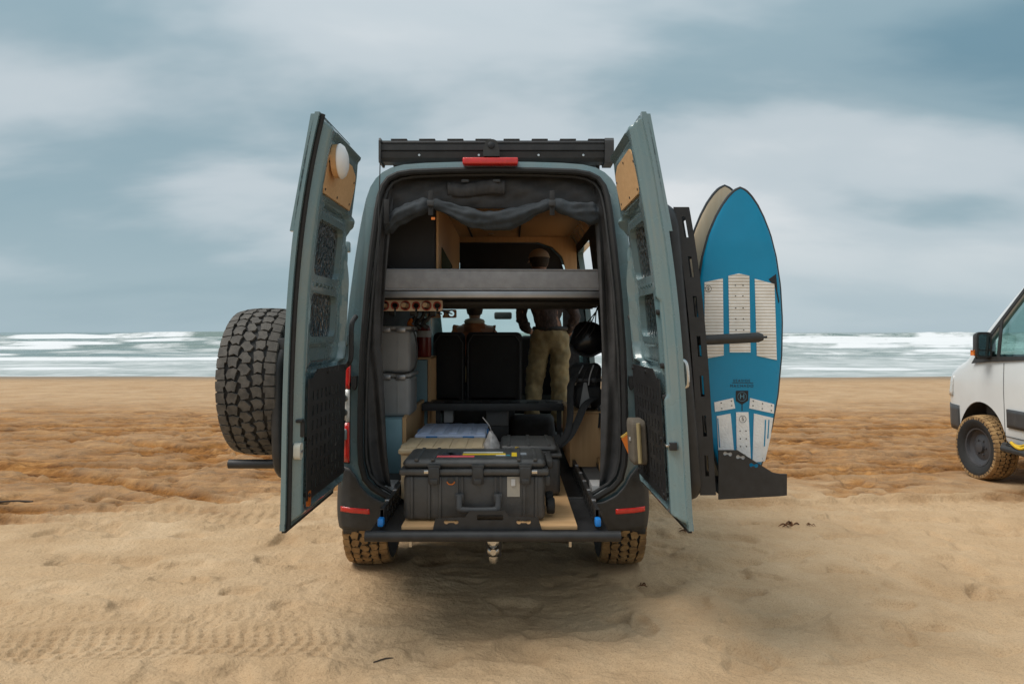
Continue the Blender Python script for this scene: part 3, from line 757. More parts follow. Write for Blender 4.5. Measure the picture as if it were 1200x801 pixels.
# curtains, valance, rolled net
def fold_sheet(x0f, x1f, z0, z1, y0, folds, amp, seed, nz=46, nx=40):
    def fn(a, b):
        z = z0 + (z1 - z0) * b
        x = x0f(z) + (x1f(z) - x0f(z)) * a
        ph = 2 * math.pi * folds * a + 0.8 * math.sin(3 * b + seed) + seed
        y = y0 + rake(z) + amp * math.sin(ph) * (.6 + .4 * math.sin(5 * b + seed * 2)) + .012 * math.sin(11 * b + 9 * a + seed)
        return (x, y, z)
    return MB().grid(fn, nx, nz)
oh = lambda z: float(np.interp(z, [q[1] for q in OPEN[1:]], [q[0] for q in OPEN[1:]]))
c1 = fold_sheet(lambda z: -oh(z) + .012, lambda z: -float(np.interp(z, [.7, .9, 1.6, 2.7], [.665, .69, .735, .665])), .70, 2.74, .10, 1.7, .016, 1.0).build('side_curtain', CURT, van, angle=60)
c2 = fold_sheet(lambda z: oh(z) - .012, lambda z: float(np.interp(z, [.7, .9, 1.6, 2.7], [.69, .70, .71, .665])), .70, 2.74, .10, 1.7, .016, 2.4).build('side_curtain', CURT, van, angle=60)
for c in (c1, c2): solid(c, .004)
def val(a, b):
    x = -.74 + 1.48 * a; z = 2.765 - .235 * b - .02 * abs(2 * a - 1) ** 6
    w = .012 * math.sin(9 * a + 3 * b) * b + .010 * math.sin(23 * a - 6 * b + 1.5 * math.sin(7 * a)) * math.sin(3.1 * b) + .004 * math.sin(47 * a + 14 * b) * math.sin(3.1 * b)
    return (x * (1 - .015 * b), .13 + rake(z) + w - .03 * math.sin(3.1 * b), z)
solid(MB().grid(val, 110, 22).build('valance', CURT, van, angle=70), .004)
roll = bez([P(452, 266, .17), P(466, 254, .16), P(486, 246, .155), P(505, 240, .15), P(525, 245, .15), P(550, 255, .15), P(575, 258, .15), P(605, 254, .15), P(630, 245, .15), P(647, 240, .15), P(668, 246, .155), P(690, 250, .16), P(701, 251, .165)], 8)
rl = MB(); n_ = len(roll)
rr_ = [(.050 + .010 * math.sin(i * .16) + .004 * math.sin(i * .37)) * (1.0 if 3 < i < n_ - 3 else .9) for i in range(n_)]
for i, pnt in enumerate(roll):
    for s_ in (P(505, 240, .15), P(647, 240, .15)):
        rr_[i] *= 1 - .38 * math.exp(-((pnt.x - s_.x) / .035) ** 2)
def rollf(a, b):
    i = a * (n_ - 1); i0 = int(min(i, n_ - 1)); c_ = roll[i0]; th_ = 2 * math.pi * b
    pz = min((abs(c_.x - s_.x) for s_ in (P(505, 240, .15), P(647, 240, .15))))
    k_ = 1 + .10 * math.sin(3 * th_ + i * .13) + .07 * math.sin(7 * th_ - i * .22 + 2) * (1 - math.exp(-(pz / .12) ** 2)) + .05 * math.sin(i * .9 + 2 * th_)
    return (c_.x, c_.y - math.cos(th_) * rr_[i0] * k_ * .85, c_.z + math.sin(th_) * rr_[i0] * k_ * 1.08)
rl.grid(rollf, n_, 40, cv=True)
ro = rl.build('rolled_net', ROLLM, van, angle=70); bulge(ro, .006, 12); bulge(ro, .006, 30)
for u in (505, 647):
    a = P(u, 240, .10)
    MB().box(a.x - .016, a.x + .016, .085, .092, a.z - .07, a.z + .09, .002).build('net_strap', FAB, van)
    MB().box(a.x - .022, a.x + .022, .070, .084, a.z - .012, a.z + .026, .004).build('buckle', GPLA, van)
a = P(508, 249, .1); MB().box(a.x - .012, a.x + .012, .080, .084, a.z - .05, a.z - .034).build('strap_tag', ORANGE, van)
a = P(454, 252, .12); MB().box(a.x - .02, a.x + .014, .10, .108, a.z - .06, a.z + .10, .003).build('net_strap', FAB, van)
def pk(a, b): return (-.31 + .385 * a, .225 - .02 * math.sin(3.1 * b) + .006 * math.sin(30 * a), 2.70 - .085 * b - .012 * math.sin(6 * a))
solid(MB().grid(pk, 40, 8).build('rolled_pocket', CURT, van, angle=70), .02)
for x in (-.19, .02): MB().box(x - .025, x + .025, .19, .20, 2.695, 2.715, .004).build('buckle', GPLA, van)
MB().tube([P(446, 168, -.02), P(444, 250, -.03), P(443, 330, -.03)], .0035, 6).build('pull_cord', BPLA, van)

# bumper
def bump_pt(s, z):         # s along the plan path
    xs_ = [0, .5, .62, .80, .90, .965, 1.0, 1.015, 1.018, 1.018]; y_s = [-.05, -.05, -.05, -.045, -.03, .0, .05, .12, .25, .45]
    L_ = [0, .5, .62, .80, .9, .98, 1.04, 1.11, 1.24, 1.44]
    return float(np.interp(s, L_, xs_)), float(np.interp(s, L_, y_s))
def bumper(side):
    def zt_(s): return float(np.interp(s, [.62, .70, .78, .84, .88, .92, 1.0, 1.44], [.622, .632, .672, .735, .80, .838, .85, .85]))
    def fn(a, b):
        s = .60 + .84 * a; x, y = bump_pt(s, 0)
        z0 = .445; z = z0 + (zt_(s) - z0) * b
        k = (z - .49) / .36
        inn = .006 * max(0, 1 - k / .22) ** 2 + .02 * max(0, (k - .35)) 
        nx, ny = (0, 1) if s < .85 else (-1, 0) if s > 1.1 else (-.7, .7)
        return (side * (x + nx * inn), y + ny * inn, z)
    q = MB().grid(fn, 46, 16); o = q.build('bumper_corner', BPLA, van, angle=50); solid(o, .008)
    rf = MB().grid(lambda a, b: (side * (bump_pt(.775 + .2 * a, 0)[0] + (.006 if a > .8 else 0)), bump_pt(.775 + .2 * a, 0)[1] - .004, .555 + .032 * b + .008 * a), 12, 4)
    o2 = rf.build('reflector', RED, van); solid(o2, .006)
    pk_ = MB().lathe([(.016, 0), (.016, .004), (0, .005)], 16, axis_m((side * .68, -.052, .56), (0, -1, 0))); pk_.build('parking_sensor', GPLA, van)
for s in (-1, 1): bumper(s)
MB().box(-.60, .60, -.05, .10, .50, .596, .02, 3).build('bumper_middle', BPLA, van)
MB().box(-.62, .62, -.30, -.06, .545, .585, .008).build('rear_step', BMET, van)
for s in (-1, 1): MB().box(s * .45 - .008, s * .45 + .008, -.52, -.50, .49, .60, .002).build('tray_hook', CHROME, van)
# tow hitch
hx = P(578.5, 640, -.3).x
MB().box(hx - .035, hx + .035, -.32, .2, .43, .50, .006).build('hitch_receiver', BMET, van)
hp = MB().box(hx - .047, hx + .047, -.36, -.325, .385, .525, .006).build('hitch_plate', BMET, van)
MB().lathe([(.0, 0), (.028, .003), (.036, .018), (.030, .034), (.018, .045)], 18, axis_m((hx, -.361, .48), (0, -1, 0))).build('hitch_shank', CHROME, hp)
MB().lathe([(.0, 0), (.028, .003), (.036, .018), (.030, .034), (.018, .045)], 18, axis_m((hx, -.361, .425), (0, -1, 0))).build('hitch_ball', CHROME, hp)
MB().lathe([(.028, 0), (.028, .025), (.016, .045), (0, .047)], 16, axis_m((hx, -.342, .385), (0, 0, -1))).build('hitch_nut', CHROME, hp)
for x in (-.18, -.36, .18, .4): MB().box(x - .05, x + .05, -.1, .1, .44, .50, .01).build('underbody_bracket', BMET, van)
MB().box(-.5, .5, .3, 3.9, .36, .475, .03).build('chassis', BMET, van)
MB().tube([(-.75, AXR, .40), (.75, AXR, .40)], .06, 12).build('rear_axle', BMET, van)
MB().lathe([(.06, -.12), (.13, -.05), (.13, .05), (.06, .12)], 16, axis_m((.05, AXR, .40), (0, 1, 0))).build('differential', BMET, van)
# tail lights
for s in (-1, 1):
    def tl(z0, z1, mt, nm, p=None):
        q = MB().grid(lambda a, b: (s * (.912 + .078 * a - .004 * (z0 + (z1 - z0) * b > 1.4)), -.012 + .10 * a ** 2.5 + rake(z0 + (z1 - z0) * b), z0 + (z1 - z0) * b), 8, 6)
        o = q.build(nm, mt, p or van); solid(o, .02); return o
    tl(.865, 1.50, BPLA, 'tail_light').location = (0, .014, 0)
    tlh = tl(1.34, 1.49, RED, 'lens'); tl(1.13, 1.335, CLEAR, 'lens'); tl(.875, 1.125, RED, 'lens')
    for zc in (1.19, 1.28): MB().lathe([(.024, 0), (.022, .004), (.01, .006), (0, .004)], 16, axis_m((s * .945, -.022 + rake(zc), zc), (0, -1, 0))).build('lens_reflector', CHROME, van)
    gh = bez([(s * .872, -.0, 1.80), (s * .886, -.06, 1.74), (s * .888, -.065, 1.56), (s * .90, -.062, 1.51), (s * .93, -.03, 1.485)], 6)
    MB().tube(gh, .016, 10).build('grab_handle', BPLA, van)
    MB().prism([(.868, 1.42), (.90, 1.42), (.90, 1.35), (.88, 1.33), (.868, 1.36)], -.02, .03, lambda a, b, t: (s * a, t + .01, b)).build('striker', BMET, van)
    for zh in (1.05, 1.65, 2.25):
        MB().box(s * .955 - .03, s * .955 + .03, -.03 + rake(zh), .03 + rake(zh), zh - .035, zh + .035, .01).build('door_hinge', TEAL, van)
    MB().box(s * .895 - .02, s * .895 + .02, .33, .345, .78, .83)
# wheels and mud flaps
for s in (-1, 1):
    for ax in (AXR, AXF):
        wheel('wheel', van, s * .91, ax, WR - .018, WR, .315, SANDY, s, BMET, N=38)
    mf = MB().grid(lambda a, b: (s * (.72 + .33 * a), .36 + .05 * math.sin(3.1 * a) * .3 + .05 * (1 - b), .30 + .26 * b), 10, 8).build('mud_flap', GPLA, van); solid(mf, .012)
    for ax in (AXR, AXF):
        fl = MB().grid(lambda a, b: (s * (.97 + .09 * b - .02 * b * b), ax + (.48 + .012 * b) * math.cos(math.pi * a), .42 + (.48 + .012 * b - .03 * b * b) * math.sin(math.pi * a)), 30, 5).build('wheel_flare', BPLA, van); solid(fl, .01)
# roof: brake lamp, camera, awning, rack
a0, a1 = P(543, 195, .19), P(607, 187, .19)
MB().box(a0.x, a1.x, .10, .24, a0.z - .004, a1.z - .006, .008, 3).build('brake_lamp', RED, van)
cxm = P(576, 180, .16).x
MB().prism([(-.055, 2.845), (-.052, 2.895), (-.036, 2.945), (-.015, 2.955), (.015, 2.955), (.036, 2.945), (.052, 2.895), (.055, 2.845)], .10, .20, lambda a, b, t: (cxm + a, t, b)).build('reversing_camera', BPLA, van)
MB().lathe([(.024, 0), (.02, .006), (.008, .010), (0, .010)], 16, axis_m((cxm, .10, 2.915), (0, -1, 0))).build('camera_lens', INK, van)
ap = [(.26, 2.845), (.245, 2.87), (.24, 2.905), (.25, 2.908), (.25, 2.918), (.238, 2.92), (.238, 2.955), (.248, 2.958), (.248, 2.966), (.24, 2.97), (.245, 2.985), (.33, 2.992), (.38, 2.97), (.385, 2.87), (.36, 2.845)]
xa0, xa1 = P(447, 180, .25).x, P(708, 180, .25).x
aw_ = MB().prism(ap, xa0, xa1, lambda a, b, t: (t, a, b)).build('awning_case', BMET, van, angle=20)
ec = [(.225, 2.835), (.22, 2.86), (.22, 2.98), (.235, 3.0), (.38, 3.0), (.40, 2.98), (.40, 2.85), (.38, 2.832)]
MB().prism(ec, xa1 + .002, xa1 + .062, lambda a, b, t: (t, a, b)).build('end_cap', GPLA, aw_)
MB().prism(ec, xa0 - .014, xa0 - .002, lambda a, b, t: (t, a, b)).build('end_cap', GPLA, aw_)
for k in range(8): MB().box(xa0 + .06 + .19 * k, xa0 + .17 + .19 * k, .26, .36, 2.992, 3.003, .004).build('rack_pad', BPLA, aw_)
for x in (-.5, -.1, .3, .6): MB().lathe([(.008, 0), (.008, .004), (0, .005)], 8, axis_m((x, .2385, 2.885), (0, -1, 0))).build('screw', CHROME, aw_)
for k in range(14): MB().box(-.70, .72, .45 + .21 * k, .53 + .21 * k, 2.915, 2.945, .006).build('rack_slat', BMET, van)
for x in (-.72, .74):
    MB().box(x - .02, x + .02, .40, 3.3, 2.90, 2.97, .008).build('rack_rail', BMET, van)
    for k in range(4): MB().box(x - .015, x + .015, .6 + .75 * k, .66 + .75 * k, 2.77, 2.92, .004).build('rack_foot', BMET, van)

# ------------------------------------------------------------------ rear doors
XH = lambda z: float(np.interp(z, [.715, .74, .78, 1.2, 1.8, 2.2, 2.5, 2.62, 2.70, 2.75, 2.79], [.90, .935, .945, .95, .93, .90, .855, .825, .78, .72, .60]))
PIV = 1.008
def xlean(z): return .05 * min(1.2, max(0, (z - .72) / 1.36))
def door(side, ang, tm):
    ca, sa = math.cos(R(-ang)), math.sin(R(-ang))
    def pt(s, z, t):
        x = -(.006 + s) + PIV; y = rake(z) + t + (xlean(z) if side > 0 else 0)
        X, Y = x * ca - y * sa - PIV, x * sa + y * ca
        return (-side * X if side > 0 else X, Y, z)
    Zs = np.unique(np.concatenate([np.linspace(.715, 2.79, 210), [.72, .73, 2.76, 2.775]]))
    na = 56
    asq = np.concatenate([[0, .006, .014, .022, .03, .04, .046, .05, .055, .06, .065, .07, .08, .095, .11], np.linspace(.13, .95, 72), [.962, .974, .986, .994, 1.0]])
    def rr_sd(s, z, cx_, cz_, hx_, hz_, r):
        qx, qz = abs(s - cx_) - hx_ + r, abs(z - cz_) - hz_ + r
        return math.hypot(max(qx, 0), max(qz, 0)) + min(max(qx, qz), 0) - r
    def t_in(s, z):
        W_ = XH(z); dt = s; dh = W_ - s; db = z - .715; du = 2.79 - z
        ft = float(sstep(.022, .085 if side < 0 else .06, dt)); fh = float(sstep(.015, .05, dh)); fb = float(sstep(.02, .07, db)); fu = float(sstep(.015, .06, du))
        t = .020 + (tm - .020) * min(ft, fh, fb, fu)
        d = rr_sd(s, z, .50, 1.945, .365, .455, .16)
        t -= (tm - .038) * float(sstep(.006, -.016, d))
        for pz0, pz1 in ((1.985, 2.32), (1.655, 1.93)):            # window frames inside the well
            d2 = rr_sd(s, z, .465, (pz0 + pz1) / 2, .275, (pz1 - pz0) / 2 + .025, .06)
            t += .014 * float(sstep(.012, -.004, d2))
        d3 = rr_sd(s, z, .48, 2.545, .36, .17, .06); t -= .022 * float(sstep(.012, -.012, d3))
        d4 = rr_sd(s, z, .50, 1.16, .40, .37, .08); t -= .030 * float(sstep(.012, -.014, d4))
        if side > 0:
            t -= .016 * math.exp(-((s - .052) / .007) ** 2) * float(sstep(.74, .80, z))
            d5 = rr_sd(s, z, .075, 1.62, .02, .25, .02); t -= .012 * float(sstep(.006, -.006, d5))
        return t
    mb = MB(); na = len(asq); V = []
    for z in Zs:
        W_ = XH(z)
        for a in asq: V.append(pt(a * W_, z, t_in(a * W_, z)))
    for z in Zs:
        W_ = XH(z)
        for a in asq: V.append(pt(a * W_, z, -.004 + .02 * 0))
    n1 = len(Zs) * na; fs = []
    for i in range(len(Zs) - 1):
        for k in range(na - 1):
            q = (i * na + k, i * na + k + 1, (i + 1) * na + k + 1, (i + 1) * na + k)
            fs.append(q); fs.append(tuple(n1 + w for w in q[::-1]))
        for k in (0, na - 1): fs.append((i * na + k, (i + 1) * na + k, n1 + (i + 1) * na + k, n1 + i * na + k))
    for i in (0, len(Zs) - 1):
        for k in range(na - 1): fs.append((i * na + k, i * na + k + 1, n1 + i * na + k + 1, n1 + i * na + k))
    mb.add(V, fs)
    d = mb.build('rear_door', TEAL, van, angle=50)
    panes = [(.215, .715, 2.005, 2.30), (.215, .715, 1.675, 1.91)]
    cs = [MB().prism(rrect(*p_, .05), -.15, .25, pt) for p_ in panes] + [MB().prism(rrect(.27 + .075 * k, .315 + .075 * k, 1.945, 1.962, .006), .03, .25, pt) for k in range(5)]
    cut(d, cs, 50)
    for p_ in panes:
        MB().prism(rrect(p_[0] - .01, p_[1] + .01, p_[2] - .01, p_[3] + .01, .05), .012, .018, pt).build('window_pane', GWET, d, angle=None)
    # plywood top panel
    tp = tm - .018
    pp = MB().prism([(.20, 2.655), (.58, 2.655), (.69, 2.62), (.72, 2.56), (.70, 2.42), (.16, 2.42), (.125, 2.45), (.125, 2.60)], tp, tp + .010, pt).build('plywood_panel', PLY, d, angle=None)
    sc_ = MB()
    for s_, z_ in ((.15, 2.58), (.17, 2.44), (.40, 2.44), (.66, 2.45), (.68, 2.58), (.40, 2.63)): sc_.prism(circle(s_, z_, .007, 8), tp + .010, tp + .013, pt)
    sc_.build('panel_screws', BMET, pp)['kind'] = 'stuff'
    # molle panel
    tq = tm + .006
    nx_, nz_ = 8, 7
    xs_ = [.115, .185]; 
    for k in range(nx_): xs_ += [xs_[-1] + .026, xs_[-1] + .026 + .052]
    xs_ = xs_[:-1] + [.86]
    zs_ = [.835, .875]
    for k in range(nz_): zs_ += [zs_[-1] + .052, zs_[-1] + .052 + .026]
    zs_ += [1.46, 1.505]
    hole = lambda i, j: (i % 2 == 1 and 1 <= i < len(xs_) - 2) and (j % 2 == 1 and j < 2 * nz_)
    def top_cut(i, j):                                         # chamfered corner
        return j >= len(zs_) - 2 and i < 3
    mp_ = MB().perf(xs_, zs_, lambda i, j: not hole(i, j) and not top_cut(i, j), tq, tq + .005, pt).build('molle_panel', BMET, d, angle=None)
    MB().prism([(.115, zs_[-3]), (xs_[3], zs_[-3]), (xs_[3], 1.504)], tq + .0002, tq + .0048, pt).build('panel_corner', BMET, mp_, angle=None)
    for s_, z_ in ((.15, .86), (.84, .86), (.15, 1.15), (.84, 1.48), (.45, 1.48), (.84, 1.15)):
        MB().prism(circle(s_, z_, .011, 10), tm - .03, tq + .012, pt).build('panel_bolt', BMET, mp_)
    if side < 0:
        for q in ([(.46, 1.484), (.52, 1.484), (.52, 1.492), (.46, 1.492)], [(.55, 1.472), (.575, 1.472), (.60, 1.50), (.575, 1.50)], [(.625, 1.472), (.65, 1.472), (.60, 1.50), (.58, 1.50)], [(.655, 1.472), (.68, 1.472), (.70, 1.50), (.675, 1.50)], [(.73, 1.472), (.755, 1.472), (.70, 1.50), (.68, 1.50)]):
            MB().prism(q, tq + .0052, tq + .0065, pt).build('panel_mark', LGREY if False else GPLA, mp_, angle=None)
        MB().tube([Vector(pt(.028, z, .030)) for z in np.linspace(.72, 2.785, 60)], .0125, 8).build('edge_seal', RUB, d)
        # domed white lamp at the top
        c = Vector(pt(.235, 2.60, tp + .012)); nrm = Vector(pt(.235, 2.60, 1)) - Vector(pt(.235, 2.60, 0))
        lr = MB().lathe([(.088, 0), (.088, .028), (.080, .032)], 28, axis_m(c, nrm)).build('lamp_ring', PLY, d)
        MB().lathe([(.092, .030), (.092, .036), (.08, .052), (.055, .064), (.025, .070), (0, .071)], 28, axis_m(c, nrm)).build('lamp_dome', mat('white_dome', (.78, .78, .78), .4, var=.03), lr)
        dl = MB().prism(rrect(.045, .085, 1.245, 1.262, .006), .052, .08, pt); dl.prism(rrect(.066, .080, 1.17, 1.25, .006), .055, .085, pt)
        dl.build('door_latch', BMET, d)
        MB().prism(rrect(.030, .082, 1.06, 1.145, .024), .045, .078, pt).build('door_striker', mat('cream_plastic', (.55, .54, .47), .4), d)
        MB().prism(rrect(.034, .078, 1.096, 1.106, .003), .078, .083, pt).build('striker_slot', ALU, d)
        MB().prism(rrect(.14, .185, .80, .88, .012), tm, tm + .012, pt).build('side_reflector', mat('amber_lens', (.5, .13, .02), .3), d)
    else:
        for s_, z_ in ((.085, 1.80), (.085, 1.53), (.085, 1.37)):
            MB().prism(circle(s_, z_, .014, 14), .07, tm + .004, pt).build('rubber_plug', RUB, d)
        MB().prism(rrect(.04, .085, 1.125, 1.137, .004), tm - .02, tm + .012, pt).build('door_latch', CHROME, d)
        MB().prism(rrect(.025, .04, 1.11, 1.15, .004), tm - .04, tm - .004, pt).build('latch_plate', BMET, d)
        oh_ = [Vector(pt(.06, 1.42, -.004)), Vector(pt(.05, 1.44, -.028)), Vector(pt(.05, 1.54, -.028)), Vector(pt(.06, 1.56, -.004))]
        MB().tube(bez(oh_, 5), .011, 8).build('outer_handle', CHROME, d)
    for z0, z1 in ((.70, .715),): MB().prism([(.02, z0), (.9, z0), (.9, z1), (.02, z1)], .0, .02, pt).build('bottom_seal', RUB, d, angle=None)
    # outer skin ridge
    MB().prism([(.0, 2.20), (.0, 2.78), (.03, 2.79), (.5, 2.795), (.5, 2.76), (.03, 2.74), (.03, 2.20)], -.022, -.0045, pt).build('outer_trim', TEAL, d)
    return d, pt
doorL, ptL = door(-1, 91.0, .080)
doorR, ptR = door(1, 90.6, .088)

# ------------------------------------------------------------------ spare wheel and its carrier on the left door
sp_y, sp_z, sp_x = 3.90 - VY, 1.43, -1.215
wheel('spare_wheel', van, sp_x, sp_y, sp_z, .402, .305, TREADM, -1, BMET, N=41, tilt=R(1.0))
cr = MB().tube(bez([(-1.05, sp_y - .29, 1.60), (-1.065, sp_y - .33, 1.50), (-1.06, sp_y - .34, 1.20), (-1.055, sp_y - .33, 1.04), (-1.05, sp_y - .28, .98)], 6), .030, 12)
cr.build('spare_carrier', BMET, van); cr = MB()
cr.tube([(-1.05, sp_y - .26, 1.03), (-1.12, sp_y - .25, 1.02), (-1.34, sp_y - .25, 1.02)], .024, 12)
cr.build('carrier_foot', BMET, van)
MB().tube([(-1.05, sp_y + .3, 1.03), (-1.34, sp_y + .25, 1.02)], .022, 12).build('carrier_foot', BMET, van)
MB().tube([(-1.0, sp_y, sp_z), (-1.12, sp_y, sp_z)], .09, 16).build('carrier_hub', BMET, van)
for z in (1.62, 1.02): MB().box(-1.075, -1.00, sp_y - .31, sp_y - .22, z - .05, z + .05, .01).build('carrier_mount', BMET, van)

# ------------------------------------------------------------------ board rack on the right door
def lean(z): return -rake(z) - xlean(z)
ry0, ry1 = 3.74 - VY, 4.35 - VY
fr = []
for y, z in rrect(ry0, ry1, .85, 2.34, .09, 6): fr.append(Vector((1.085 + lean(z), y - .03, z)))
rk = MB().tube(fr, .046, 12, closed=True).build('board_rack', BMET, van)
xs_ = list(np.linspace(ry0 + .03, ry1 - .03, 12)); zs_ = list(np.linspace(.90, 2.30, 27))
MB().perf(xs_, zs_, lambda i, j: not (i % 2 == 1 and j % 3 == 1), 0, .006, lambda y, z, t: (1.105 + lean(z) + t, y, z)).build('rack_panel', BMET, rk, angle=None)
zs_ = [.84]
for k in range(7): zs_ += [zs_[-1] + .10, zs_[-1] + .10 + .11]
zs_ += [2.36]
xs_ = [1.125, 1.158, 1.178, 1.205]
MB().perf(xs_, zs_, lambda i, j: not (i == 1 and j % 2 == 1 and 0 < j < len(zs_) - 2), ry0 - .01, ry0 - .004, lambda x, z, t: (x + lean(z), t, z)).build('rack_flange', BMET, rk, angle=None)
MB().perf(list(np.linspace(ry0 - .004, ry1, 9)), zs_, lambda i, j: not (i % 2 == 1 and j % 2 == 1), 0, .005, lambda y, z, t: (1.205 + lean(z) + t, y, z)).build('rack_flange', BMET, rk, angle=None)
for z in (1.02, 1.55, 2.1): MB().box(.995 + lean(z), 1.07 + lean(z), ry0 + .1, ry0 + .2, z - .04, z + .04, .008).build('rack_mount', BMET, rk)
# folded lower tray and arm that hold the boards
B = lambda u, v, ly: P(u, v, ly)
by = 3.80 - VY
poly = [(B(842, 585, by).x, B(842, 585, by).z), (B(842, 527, by).x, B(842, 527, by).z), (B(864, 527, by).x, B(864, 527, by).z), (B(905, 553, by).x, B(905, 553, by).z), (B(914, 555, by).x, B(914, 555, by).z), (B(914, 581, by).x, B(914, 581, by).z)]
tr_ = MB().prism(poly, by, by + .006, lambda a, b, t: (a, t, b)).build('board_tray', BMET, rk, angle=None)
cs = []
for u, v in ((853, 531.5), (868, 535.5), (883.5, 545)):
    c = B(u, v, by)
    for k in (-1, 1): cs.append(MB().prism(circle(c.x + k * .014, c.z - k * .002, .011, 12), by - .1, by + .1, lambda a, b, t: (a, t, b)))
    cs.append(MB().box(c.x - .014, c.x + .014, by - .1, by + .1, c.z - .005, c.z + .0051))
cut(tr_, cs)
for u, v in ((853, 531.5), (868, 535.5)):
    c = B(u, v, by); MB().box(c.x - .03, c.x + .03, by + .0075, by + .0105, c.z - .016, c.z + .016).build('tray_fitting', LGREY, tr_)
MB().prism(poly, by + .36, by + .366, lambda a, b, t: (a, t, b)).build('tray_back', BMET, tr_, angle=None)
e0, e1 = poly[4], poly[5]
MB().prism([(e0[0], e0[1]), (e0[0] + .045, e0[1] - .004), (e1[0] + .045, e1[1]), (e1[0], e1[1])], by - .03, by - .02, lambda a, b, t: (a, by + (a - e0[0]) * .4 + (t + .03 - by) * 0 + (t - by + .03), b)).build('tray_lip', BMET, tr_, angle=None)
MB().box(poly[0][0], poly[5][0] - .01, by + .008, by + .358, poly[0][1] + .03, poly[0][1] + .036).build('tray_floor', BMET, tr_, angle=None)
az = B(860, 396, by)
arm = MB().tube([(1.12, by - .01, az.z - .012), (B(888, 395, by).x, by - .01, az.z + .004), (B(893, 395, by).x, by - .01, az.z + .005)], [.027, .027, .018], 14).build('board_arm', BPLA, rk)
MB().tube([(B(893, 395, by).x, by - .01, az.z + .005), (B(898, 395, by).x, by - .01, az.z + .006)], .006, 8).build('arm_bolt', BMET, rk)

# ------------------------------------------------------------------ things in and on the camper (world coordinates)
OFF = Vector((VX, VY, 0))
def at(x, y, z): return (x + VX, y + VY, z)
def put(mb, name, m, label, cat, base, group=None, angle=35):
    """one-mesh thing, its origin at base (van coordinates)"""
    bv = Vector(base); mb.xf(lambda p: p - bv)
    o = mb.build(name, m, None, angle); o.location = bv + OFF
    return tag(o, label, cat, group)
def root(name, label, cat, base, group=None):
    return thing(name, label, cat, Vector(base) + OFF, 0, group)
def sub(mb, name, m, parent, base, angle=35):
    bv = Vector(base); mb.xf(lambda p: p - bv); return mb.build(name, m, parent, angle)

# mattress on the bed
mt = MB().box(-.845, .80, .345, 1.79, 1.982, 2.135, .03, 3)
mo = put(mt, 'mattress', MATT, 'grey fabric mattress lying on the raised bed platform', 'mattress', (0, 1.0, 1.98))
for zp in (1.992, 2.126): MB().tube([(-.83, .347 - 1.0, zp - 1.98), (.785, .347 - 1.0, zp - 1.98)], .005, 6).build('piping', MATT, mo)
bulge(mo, .008, 5)
# long hard case on the tray
cb = (-.085, -.41, .66)
case = root('equipment_case', 'large black hard case with three latches and stickers at the front of the wooden tray', 'case', cb)
CASE = mat('case_resin', (.056, .056, .056), .36, var=.25, scale=7, bump=.25, bscale=220)
x0, x1, y0, y1 = -.498, .325, -.625, -.20
sub(MB().box(x0 + .02, x1 - .02, y0 + .02, y1 - .02, .662, .915, .028, 3), 'body', CASE, case, cb)
lid = sub(MB().box(x0 + .015, x1 - .015, y0 + .015, y1 - .015, .945, 1.000, .032, 4), 'lid', CASE, case, cb)
sub(MB().box(x0, x1, y0, y1, .913, .947, .011, 2), 'rim', CASE, case, cb)
for xc in (-.36, .205):                                             # raised ribs on the lid, and down the front
    for d in (-.045, .045):
        sub(MB().box(xc + d - .011, xc + d + .011, y0 + .012, y1 - .04, .99, 1.006, .005), 'rib', CASE, case, cb)
for xc in (-.43, -.335, -.275, .19, .255):
    sub(MB().box(xc - .008, xc + .008, y0 + .009, y0 + .024, .675, .905, .005), 'rib', CASE, case, cb)
for xc in (-.305, -.065, .195):
    la = sub(MB().box(xc - .031, xc + .031, y0 - .022, y0 + .006, .868, .962, .008), 'latch', BPLA, case, cb)
    sub(MB().box(xc - .022, xc + .022, y0 - .030, y0 - .020, .868, .90, .005), 'latch_tab', BPLA, la, cb)
    sub(MB().box(xc - .035, xc + .035, y0 - .014, y0 + .02, .952, .975, .006), 'latch_hook', BPLA, la, cb)
h = MB().tube(bez([(-.165, y0 - .012, .81), (-.165, y0 - .03, .755), (-.145, y0 - .035, .735), (.025, y0 - .035, .735), (.045, y0 - .03, .755), (.045, y0 - .012, .81)], 6), .014, 10, flat=1.2)
hd = sub(h, 'handle', GPLA, case, cb)
for xc in (-.165, .045):
    sub(MB().box(xc - .024, xc + .024, y0 - .018, y0 + .02, .765, .815, .006), 'handle_bracket', GPLA, hd, cb)
    for d in (-.014, .014): sub(MB().box(xc + d - .005, xc + d + .005, y0 + .006, y0 + .021, .815, .905), 'handle_strut', GPLA, hd, cb)
for xc in (-.345, .245): sub(MB().box(xc - .016, xc + .016, y0 - .004, y0 + .004, .925, .944, .002), 'padlock_plate', CHROME, case, cb)
sub(MB().box(.095, .165, y0 + .015, y0 + .021, .795, .905), 'label_plate', mat('cardboard', (.36, .33, .28), .8, var=.08), case, cb)
sub(MB().prism(rrect(.117, .140, .855, .892, .004), y0 + .010, y0 + .0149, lambda a, b, t: (a, t, b)), 'label_window', LGREY, case, cb)
sub(MB().tube([(-.215 + .02 * math.cos(a), y0 + .018, .878 + .016 * math.sin(a)) for a in np.linspace(math.pi, 2 * math.pi, 9)], .004, 6), 'warning_mark', ORANGE, case, cb)
sub(MB().lathe([(.019, 0), (.019, .008), (0, .010)], 18, axis_m((-.215, y0 + .02, .885), (0, -1, 0))), 'pressure_valve', BPLA, case, cb)
